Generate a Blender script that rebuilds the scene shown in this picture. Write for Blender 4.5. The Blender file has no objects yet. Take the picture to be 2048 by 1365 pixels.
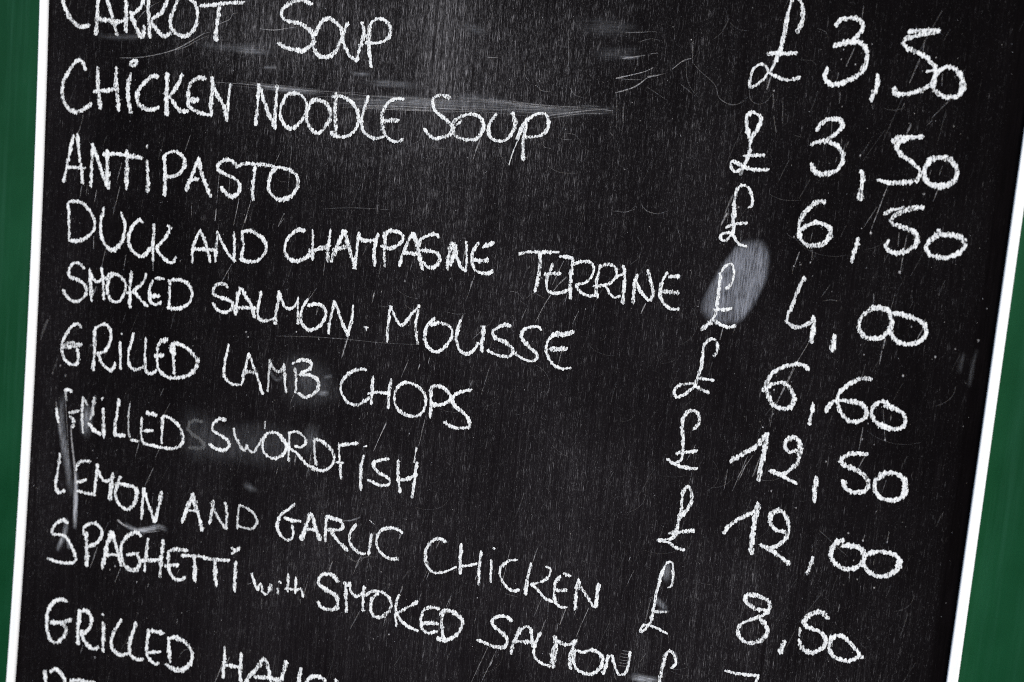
import bpy, math, random
from mathutils import Matrix, Vector

# ------------------------------------------------------------------ camera, sky, sun, exposure
C = bpy.data.collections.new("menu_board"); bpy.context.scene.collection.children.link(C)
sc = bpy.context.scene
H0 = 0.95                                   # height of the board's middle above the ground
ORG = Vector((0, 0, H0))
cam = bpy.data.cameras.new("camera"); co = bpy.data.objects.new("camera", cam); C.objects.link(co)
cam.sensor_width = 36.0; cam.lens = 43.945; cam.clip_start = 0.01; cam.clip_end = 200
R = Matrix([[0.934467, -0.127083, 0.3325979], [0.3437022, 0.0780968, -0.9358257], [0.0929527, 0.9888128, 0.1166576]])
co.matrix_world = Matrix.Translation(Vector((0.28241, -0.68141, 0.08494)) + ORG) @ R.to_4x4()
cam.dof.use_dof = True; cam.dof.focus_distance = 0.7281; cam.dof.aperture_fstop = 7.0
sc.camera = co

SUN_EL, SUN_AZ = 48.0, 38.0                # degrees; azimuth measured from the board's normal
w = bpy.data.worlds.new("World"); sc.world = w; w.use_nodes = True
nt = w.node_tree; nt.nodes.clear()
sky = nt.nodes.new("ShaderNodeTexSky"); sky.sky_type = 'NISHITA'; sky.sun_disc = False
sky.sun_elevation = math.radians(SUN_EL); sky.sun_rotation = math.radians(180 - SUN_AZ)
bg = nt.nodes.new("ShaderNodeBackground"); bg.inputs[1].default_value = 0.10
ow = nt.nodes.new("ShaderNodeOutputWorld")
nt.links.new(sky.outputs[0], bg.inputs[0]); nt.links.new(bg.outputs[0], ow.inputs[0])
sl = bpy.data.lights.new("sun", 'SUN'); sl.energy = 1.5; sl.angle = math.radians(14); sl.color = (1.0, 0.93, 0.83)
so = bpy.data.objects.new("sun", sl); C.objects.link(so)
az = math.radians(SUN_AZ); el = math.radians(SUN_EL)
sdir = Vector((math.sin(az) * math.cos(el), -math.cos(az) * math.cos(el), math.sin(el)))
so.rotation_euler = sdir.to_track_quat('Z', 'Y').to_euler(); so.location = (0, -3, 4)
sc.view_settings.view_transform = 'Standard'; sc.view_settings.look = 'None'
sc.view_settings.exposure = 1.3; sc.view_settings.gamma = 1.0
sc.cycles.transparent_max_bounces = 24
sc.cycles.filter_width = 1.0
sc.cycles.use_denoising = False

# ------------------------------------------------------------------ node helpers
class N:
    def __init__(s, name):
        s.m = bpy.data.materials.new(name); s.m.use_nodes = True; s.t = s.m.node_tree
        s.t.nodes.clear(); s.out = s.t.nodes.new("ShaderNodeOutputMaterial")
        s.tc = s.t.nodes.new("ShaderNodeTexCoord").outputs['Object']
    def lk(s, a, b): s.t.links.new(a, b)
    def put(s, sock, v):
        if isinstance(v, (int, float)): sock.default_value = v
        elif isinstance(v, (tuple, list)): sock.default_value = tuple(v) + ((1,) if len(v) == 3 and sock.type == 'RGBA' else ())
        else: s.lk(v, sock)
    def math(s, op, a, b=0.0, c=0.0, clamp=False):
        n = s.t.nodes.new("ShaderNodeMath"); n.operation = op; n.use_clamp = clamp
        s.put(n.inputs[0], a); s.put(n.inputs[1], b); s.put(n.inputs[2], c); return n.outputs[0]
    def add(s, a, b): return s.math('ADD', a, b)
    def sub(s, a, b): return s.math('SUBTRACT', a, b)
    def mul(s, a, b, clamp=False): return s.math('MULTIPLY', a, b, clamp=clamp)
    def rng(s, v, a, b, c=0.0, d=1.0, smooth=False):
        n = s.t.nodes.new("ShaderNodeMapRange"); n.clamp = True
        if smooth: n.interpolation_type = 'SMOOTHSTEP'
        for i, x in enumerate((v, a, b, c, d)): s.put(n.inputs[i], x)
        return n.outputs[0]
    def mapv(s, scale, rot=0.0, loc=(0, 0, 0), src=None):
        n = s.t.nodes.new("ShaderNodeMapping"); s.lk(src or s.tc, n.inputs[0])
        n.inputs['Location'].default_value = loc; n.inputs['Rotation'].default_value = (0, rot, 0)
        n.inputs['Scale'].default_value = scale; return n.outputs[0]
    def noise(s, scale, detail=2.0, rough=0.5, rot=0.0, loc=(0, 0, 0), src=None):
        n = s.t.nodes.new("ShaderNodeTexNoise"); n.inputs['Scale'].default_value = 1.0
        n.inputs['Detail'].default_value = detail; n.inputs['Roughness'].default_value = rough
        s.lk(s.mapv(scale, rot, loc, src), n.inputs[0]); return n.outputs[0]
    def mixc(s, f, a, b):
        n = s.t.nodes.new("ShaderNodeMix"); n.data_type = 'RGBA'
        s.put(n.inputs[0], f); s.put(n.inputs[6], a); s.put(n.inputs[7], b); return n.outputs[2]
    def bsdf(s, col, rough=0.8, spec=0.3, bump=None, bstr=0.3, bdist=0.0002):
        n = s.t.nodes.new("ShaderNodeBsdfPrincipled")
        s.put(n.inputs['Base Color'], col); s.put(n.inputs['Roughness'], rough); s.put(n.inputs['Specular IOR Level'], spec)
        if bump is not None:
            b = s.t.nodes.new("ShaderNodeBump"); b.inputs['Strength'].default_value = bstr; b.inputs['Distance'].default_value = bdist
            s.lk(bump, b.inputs['Height']); s.lk(b.outputs[0], n.inputs['Normal'])
        return n.outputs[0]
    def alpha(s, sh, a):
        t = s.t.nodes.new("ShaderNodeBsdfTransparent"); m = s.t.nodes.new("ShaderNodeMixShader")
        s.lk(a, m.inputs[0]); s.lk(t.outputs[0], m.inputs[1]); s.lk(sh, m.inputs[2]); return m.outputs[0]
    def attr(s, name):
        a = s.t.nodes.new("ShaderNodeAttribute"); a.attribute_name = name
        p = s.t.nodes.new("ShaderNodeSeparateColor"); s.lk(a.outputs['Color'], p.inputs[0]); return p.outputs
    def done(s, sh): s.lk(sh, s.out.inputs[0]); return s.m

def per_mm(x, z):                            # noise scale for features of x by z millimetres
    return (1000 / x, 1000 / x, 1000 / z)

# ------------------------------------------------------------------ materials
def mat_slate():
    s = N("black_chalkboard_paint")
    # scored vertical grain: three sizes of short upright dashes that caught chalk dust
    g1 = s.noise(per_mm(.34, 7.5), 3.0, .62, rot=.015)
    g2 = s.noise(per_mm(.30, 1.6), 2.0, .6, rot=-.02, loc=(7, 3, 1))
    g3 = s.noise(per_mm(.8, 22), 2.0, .6, rot=.01, loc=(2, 9, 4))
    sp = s.noise(per_mm(.45, .7), 1.0, .5, loc=(4, 4, 8))
    big = s.noise(per_mm(60, 90), 4.0, .6, loc=(1, 5, 2))
    col = s.noise(per_mm(14, 120), 3.0, .55, loc=(3, 1, 6))
    px = s.t.nodes.new("ShaderNodeSeparateXYZ"); s.lk(s.tc, px.inputs[0])
    X, Z = px.outputs[0], px.outputs[2]
    def blob(x, z, rx, rz, p=1.0):           # one worn, dusty area of the board
        u = s.mul(s.sub(X, x), 1 / rx); v = s.mul(s.sub(Z, z), 1 / rz)
        r2 = s.add(s.mul(u, u), s.mul(v, v)); return s.mul(s.math('POWER', 2.718, s.mul(r2, -1.0)), p)
    c1 = s.noise(per_mm(2.6, 150), 3.0, .65, rot=.01, loc=(5, 7, 2)); c2 = s.noise(per_mm(.9, 60), 2.0, .6, loc=(1, 2, 9))
    dust = s.rng(big, .38, .68)
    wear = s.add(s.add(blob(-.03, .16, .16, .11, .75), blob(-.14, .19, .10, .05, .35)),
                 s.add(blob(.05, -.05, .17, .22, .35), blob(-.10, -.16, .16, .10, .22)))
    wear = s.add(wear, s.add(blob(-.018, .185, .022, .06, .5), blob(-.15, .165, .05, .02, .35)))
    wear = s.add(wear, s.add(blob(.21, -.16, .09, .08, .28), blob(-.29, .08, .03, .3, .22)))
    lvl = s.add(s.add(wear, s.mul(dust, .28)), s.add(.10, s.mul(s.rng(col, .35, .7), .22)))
    d1 = s.rng(g1, s.sub(.67, s.mul(lvl, .10)), .75)
    d2 = s.rng(g2, s.sub(.67, s.mul(lvl, .09)), .75)
    d3 = s.mul(s.rng(s.noise(per_mm(.45, 26), 3.0, .65, rot=.01, loc=(2, 4, 4)), .56, .76), s.add(.25, s.add(blob(.13, -.17, .14, .13, 1.3), blob(-.10, -.2, .12, .10, .8))))
    d4 = s.rng(sp, .70, .78)
    dd = s.add(s.add(s.mul(d1, .85), s.mul(d2, .45)), s.add(s.mul(d3, .16), s.mul(d4, .6)))
    cols = s.mul(s.rng(c1, .34, .66, .35, 1.45), s.rng(c2, .34, .66, .6, 1.3))
    dd = s.mul(dd, s.mul(s.rng(lvl, 0.0, 1.0, .15, .85), cols))
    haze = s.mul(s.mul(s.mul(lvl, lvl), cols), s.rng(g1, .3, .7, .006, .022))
    rim = s.mul(s.rng(X, .2885, .2925, 1.0, .08), s.rng(X, -.3015, -.2985, .25, 1.0))
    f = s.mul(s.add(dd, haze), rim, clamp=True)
    base = s.mixc(s.rng(big, .3, .7), (.0019, .0012, .0014), (.0036, .0026, .0030))
    base = s.mixc(s.rng(g3, .35, .65, 0, .6), base, (.0006, .0004, .0005))
    film = s.add(s.add(blob(.10, -.15, .17, .14, .9), blob(-.12, -.20, .14, .12, .7)), s.add(blob(.02, .05, .20, .14, .6), blob(-.285, .02, .03, .3, .5)))
    film = s.mul(s.mul(film, s.rng(s.noise(per_mm(1.4, 45), 4.0, .7, rot=.012, loc=(8, 1, 3)), .30, .70, .35, 1.3)), s.rng(dust, 0.0, 1.0, .75, 1.15), clamp=True)
    base = s.mixc(s.mul(s.mul(film, rim), .85), base, (.0100, .0080, .0094))
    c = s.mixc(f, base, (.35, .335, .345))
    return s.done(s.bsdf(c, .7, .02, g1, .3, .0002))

def mat_chalk():
    s = N("white_chalk")
    d, pr, rn = s.attr("chalk")[:3]
    n1 = s.noise(per_mm(1.0, 3.2), 1.5, .5)
    n2 = s.noise(per_mm(.38, .8), 2.0, .6, loc=(5, 2, 7))
    n = s.add(s.mul(s.rng(n1, .34, .66), .68), s.mul(s.rng(n2, .34, .66), .32))
    n5 = s.noise(per_mm(8, 8), 2.0, .5, loc=(6, 6, 1)); pv = s.mul(s.rng(pr, 0.0, 1.0, .74, 1.0), s.add(s.rng(n5, .34, .66, .80, 1.04), s.mul(rn, .10)))
    cov = s.sub(s.sub(s.add(s.mul(pv, 1.26), .50), s.mul(d, 1.66)), s.mul(n, 1.22))
    a = s.mul(s.rng(cov, .0, .14), s.rng(pr, 0.0, 1.0, 0.0, 1.0))
    n3 = s.noise(per_mm(.62, 1.5), 1.5, .5, loc=(9, 4, 2)); n4 = s.noise(per_mm(16, 16), 2.0, .5, loc=(2, 8, 3))
    th = s.rng(n4, .36, .64, .66, .53)
    speck = s.mul(s.rng(n2, .57, .64, 1.0, .35), s.rng(n3, th, s.add(th, .05), 1.0, .12))
    a = s.mul(a, speck)
    c = s.mixc(s.rng(n1, .35, .7), (.82, .82, .80), (.60, .60, .60))
    return s.done(s.alpha(s.bsdf(c, .95, .05, n, .5, .0003), a))

def mat_smear():
    s = N("smeared_chalk_dust")
    d, pr, rn = s.attr("chalk")[:3]
    g1 = s.noise(per_mm(.5, 9), 3.0, .6)
    g2 = s.noise(per_mm(4.5, 22), 3.0, .6, loc=(3, 3, 3))
    g3 = s.noise(per_mm(.4, .8), 2.0, .6, loc=(1, 3, 5))
    fall = s.rng(d, 0.0, 1.0, 1.0, 0.0, smooth=True)
    gh = s.noise(per_mm(40, .55), 3.0, .65, loc=(8, 3, 5))
    hz = s.math('GREATER_THAN', rn, .99)
    mh = s.t.nodes.new("ShaderNodeMix"); s.put(mh.inputs[0], hz); s.lk(g1, mh.inputs[2]); s.lk(gh, mh.inputs[3])
    g1 = mh.outputs[0]
    a = s.mul(s.mul(pr, fall), s.mul(s.rng(g1, .36, .64, .25, 1.6), s.mul(s.rng(g2, .3, .7, .5, 1.5), s.rng(g3, .3, .7, .75, 1.15))), clamp=True)
    return s.done(s.alpha(s.bsdf(s.mixc(s.math('LESS_THAN', rn, .4), (.41, .415, .44), (.40, .41, .46)), .95, .05), a))

def mat_scratch():
    s = N("thin_chalk_scratch")
    d, pr, rn = s.attr("chalk")[:3]
    g = s.noise(per_mm(.5, 1.6), 2.0, .6)
    fall = s.rng(d, .3, 1.0, 1.0, 0.0)
    a = s.mul(s.mul(pr, fall), s.rng(g, .34, .62, .15, 1.2), clamp=True)
    return s.done(s.alpha(s.bsdf((.62, .60, .60), .95, .05), a))

def mat_white():
    s = N("glossy_white_plastic")
    n = s.noise(per_mm(3, 60), 3.0, .6)
    return s.done(s.bsdf(s.mixc(s.rng(n, .35, .7), (.86, .86, .86), (.80, .80, .79)), .4, .4, n, .05))

def mat_green():
    s = N("dark_green_gloss_paint")
    n = s.noise(per_mm(5, 120), 4.0, .6); b = s.noise(per_mm(60, 90), 3.0, .6, loc=(2, 2, 2))
    f = s.noise(per_mm(2.5, 12), 3.0, .6, loc=(6, 1, 2))
    c = s.mixc(s.rng(b, .35, .65), (.0034, .038, .0135), (.0066, .054, .0215))
    c = s.mixc(s.mul(s.rng(n, .48, .72), .6), c, (.012, .063, .031))
    c = s.mixc(s.mul(s.rng(f, .68, .8), .25), c, (.03, .08, .05))
    return s.done(s.bsdf(c, .4, .07, n, .12, .0004))

M = dict(slate=mat_slate(), chalk=mat_chalk(), smear=mat_smear(), scratch=mat_scratch(), white=mat_white(), green=mat_green())

# ------------------------------------------------------------------ object helpers
def mesh(name, verts, faces, mat, parent=None, att=None, smooth=False):
    me = bpy.data.meshes.new(name); me.from_pydata(verts, [], faces); me.materials.append(mat)
    if att:
        a = me.color_attributes.new("chalk", 'FLOAT_COLOR', 'POINT')
        a.data.foreach_set("color", [x for t in att for x in (t[0], t[1], t[2], 1.0)])
    if smooth: me.polygons.foreach_set("use_smooth", [True] * len(me.polygons))
    me.update()
    o = bpy.data.objects.new(name, me); C.objects.link(o)
    if parent is not None: o.parent = parent
    return o
def empty(name, parent=None, loc=(0, 0, 0)):
    o = bpy.data.objects.new(name, None); C.objects.link(o); o.location = loc
    o.empty_display_size = .05
    if parent is not None: o.parent = parent
    return o
def tag(o, **k):
    for a, b in k.items(): o[a] = b
    return o

def smooth_path(P, step=1.1):
    """P: list of (x, z, corner) in mm -> dense list of runs; Catmull-Rom between corners"""
    runs = []; cur = []
    for x, z, c in P:
        cur.append((x, z))
        if c: runs.append(cur); cur = [(x, z)]
    if len(cur) > 1 or not runs: runs.append(cur)
    out = []
    for r in runs:
        if len(r) == 1: out.append(r * 1); continue
        closed = len(r) > 4 and math.dist(r[0], r[-1]) < .05
        q = []
        n = len(r)
        for i in range(n - 1):
            p1, p2 = r[i], r[i + 1]
            p0 = r[i - 1] if i > 0 else (r[-2] if closed else (2 * p1[0] - p2[0], 2 * p1[1] - p2[1]))
            p3 = r[i + 2] if i + 2 < n else (r[1] if closed else (2 * p2[0] - p1[0], 2 * p2[1] - p1[1]))
            k = max(1, int(math.dist(p1, p2) / step))
            for j in range(k):
                t = j / k; t2 = t * t; t3 = t2 * t
                q.append(tuple(.5 * (2 * p1[a] + (p2[a] - p0[a]) * t + (2 * p0[a] - 5 * p1[a] + 4 * p2[a] - p3[a]) * t2
                               + (3 * p1[a] - p0[a] - 3 * p2[a] + p3[a]) * t3) for a in (0, 1)))
        q.append(r[-1]); out.append(q)
    return out

rnd = random.Random(7)
def ribbon(V, F, A, run, w, press, h, crown=.10, taper=None, jit=.2, capk=.8, fade=0):
    """a low raised ribbon of chalk along run (mm); d = 0 on the spine, 1 on the rim"""
    n = len(run)
    if n < 2:
        run = [(run[0][0], run[0][1] - .3), (run[0][0], run[0][1] + .3)]; n = 2
    hw = w / 2; pts = []
    def tang(i):
        a = run[max(0, i - 1)]; b = run[min(n - 1, i + 1)]
        L = math.dist(a, b) or 1e-6; return ((b[0] - a[0]) / L, (b[1] - a[1]) / L)
    t0 = tang(0); t1 = tang(n - 1)
    rows = [((run[0][0] - t0[0] * hw * capk, run[0][1] - t0[1] * hw * capk), t0, .5, 1.0, 1.0)]
    for i in range(n):
        f = i / (n - 1); wd = 1.0
        if taper: wd = taper(f)
        rows.append((run[i], tang(i), wd * (1 + rnd.uniform(-jit, jit)), 0.0, 1.0))
    rows.append(((run[-1][0] + t1[0] * hw * capk, run[-1][1] + t1[1] * hw * capk), t1, .5, 1.0, 1.0))
    b = len(V); r = rnd.random()
    nr = len(rows)
    for ri_, (p, t, wd, dc, _) in enumerate(rows):
        fr = ri_ / (nr - 1); pz = press * (min(1, fr / fade, (1 - fr) / fade) if fade else 1)
        nx, nz = -t[1], t[0]
        for sd, dv in ((-1, 1.0), (0, dc), (1, 1.0)):
            V.append(((p[0] + nx * hw * wd * sd) / 1000, -(h + (crown if dv < .5 else 0)) / 1000, (p[1] + nz * hw * wd * sd) / 1000))
            A.append((dv, pz, r))
    for i in range(len(rows) - 1):
        a = b + 3 * i
        F.append((a, a + 3, a + 4, a + 1)); F.append((a + 1, a + 4, a + 5, a + 2))

def parse(tok):
    v = tok.split(); W = int(v[0]) / 100; A = int(v[1]) / 100; P = []
    for t in v[2:]:
        c = t.endswith('c'); x, z = t.rstrip('c').split(','); P.append((int(x) / 10, int(z) / 10, c))
    return W, A, P

# ------------------------------------------------------------------ the board itself (mm -> m, front face at y = 0)
BT, BB = .32, -.42                           # top and bottom of what is built, from the middle of the picture
def poly(c, z): 
    v = 0
    for k in c: v = v * z + k
    return v
LI, LO, RI, RO = [-0.06453, -0.0058, -0.30023], [-0.05973, -0.0044, -0.30646], [0.00122, 0.30012], [-0.00124, 0.30551]
zs = [BB + (BT - BB) * i / 40 for i in range(41)]

panel = empty("green_panel", None, ORG)
tag(panel, label="dark green painted panel showing on both sides of the white edged chalkboard", category="panel")
def box(x0, x1, y0, y1, z0, z1, name, mat, parent, bev=.0):
    v = [(x, y, z) for x in (x0, x1) for y in (y0, y1) for z in (z0, z1)]
    f = [(0, 1, 3, 2), (4, 6, 7, 5), (0, 4, 5, 1), (2, 3, 7, 6), (0, 2, 6, 4), (1, 5, 7, 3)]
    return mesh(name, v, f, mat, parent)
box(-.47, .47, .006, .024, BB - .05, BT + .05, "painted_sheet", M['green'], panel)

board = empty("chalkboard", None, ORG)
tag(board, label="black chalkboard with white edging, covered in a handwritten chalk menu with prices in pounds", category="chalkboard")
V = []; F = []
for i, z in enumerate(zs):
    a, b = poly(LI, z) - .002, poly(RI, z) + .002
    for x, y in ((a, 0), (b, 0), (b, .0055), (a, .0055)): V.append((x, y, z))
    if i:
        q = 4 * (i - 1); p = 4 * i
        for k in range(4): F.append((q + k, q + (k + 1) % 4, p + (k + 1) % 4, p + k))
F.append((3, 2, 1, 0)); F.append((len(V) - 4, len(V) - 3, len(V) - 2, len(V) - 1))
mesh("writing_surface", V, F, M['slate'], board)

def edging(ci, co_, name):
    prof = [(0, .0065), (0, -.0012), (.06, -.0024), (.14, -.0026), (.86, -.0026), (.94, -.0024), (1, -.0012), (1, .0058)]
    V = []; F = []; n = len(prof)
    for i, z in enumerate(zs):
        a, b = poly(ci, z), poly(co_, z)
        for u, y in prof:
            yy = y if y < 0 else .0058
            V.append((a + (b - a) * u, yy, z))
        if i:
            q = n * (i - 1); p = n * i
            for k in range(n): F.append((q + k, q + (k + 1) % n, p + (k + 1) % n, p + k))
    F.append(tuple(range(n))[::-1]); F.append(tuple(len(V) - n + k for k in range(n)))
    return mesh(name, V, F, M['white'], board)
edging(LI, LO, "edge_strip"); edging(RI, RO, "edge_strip")

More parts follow.
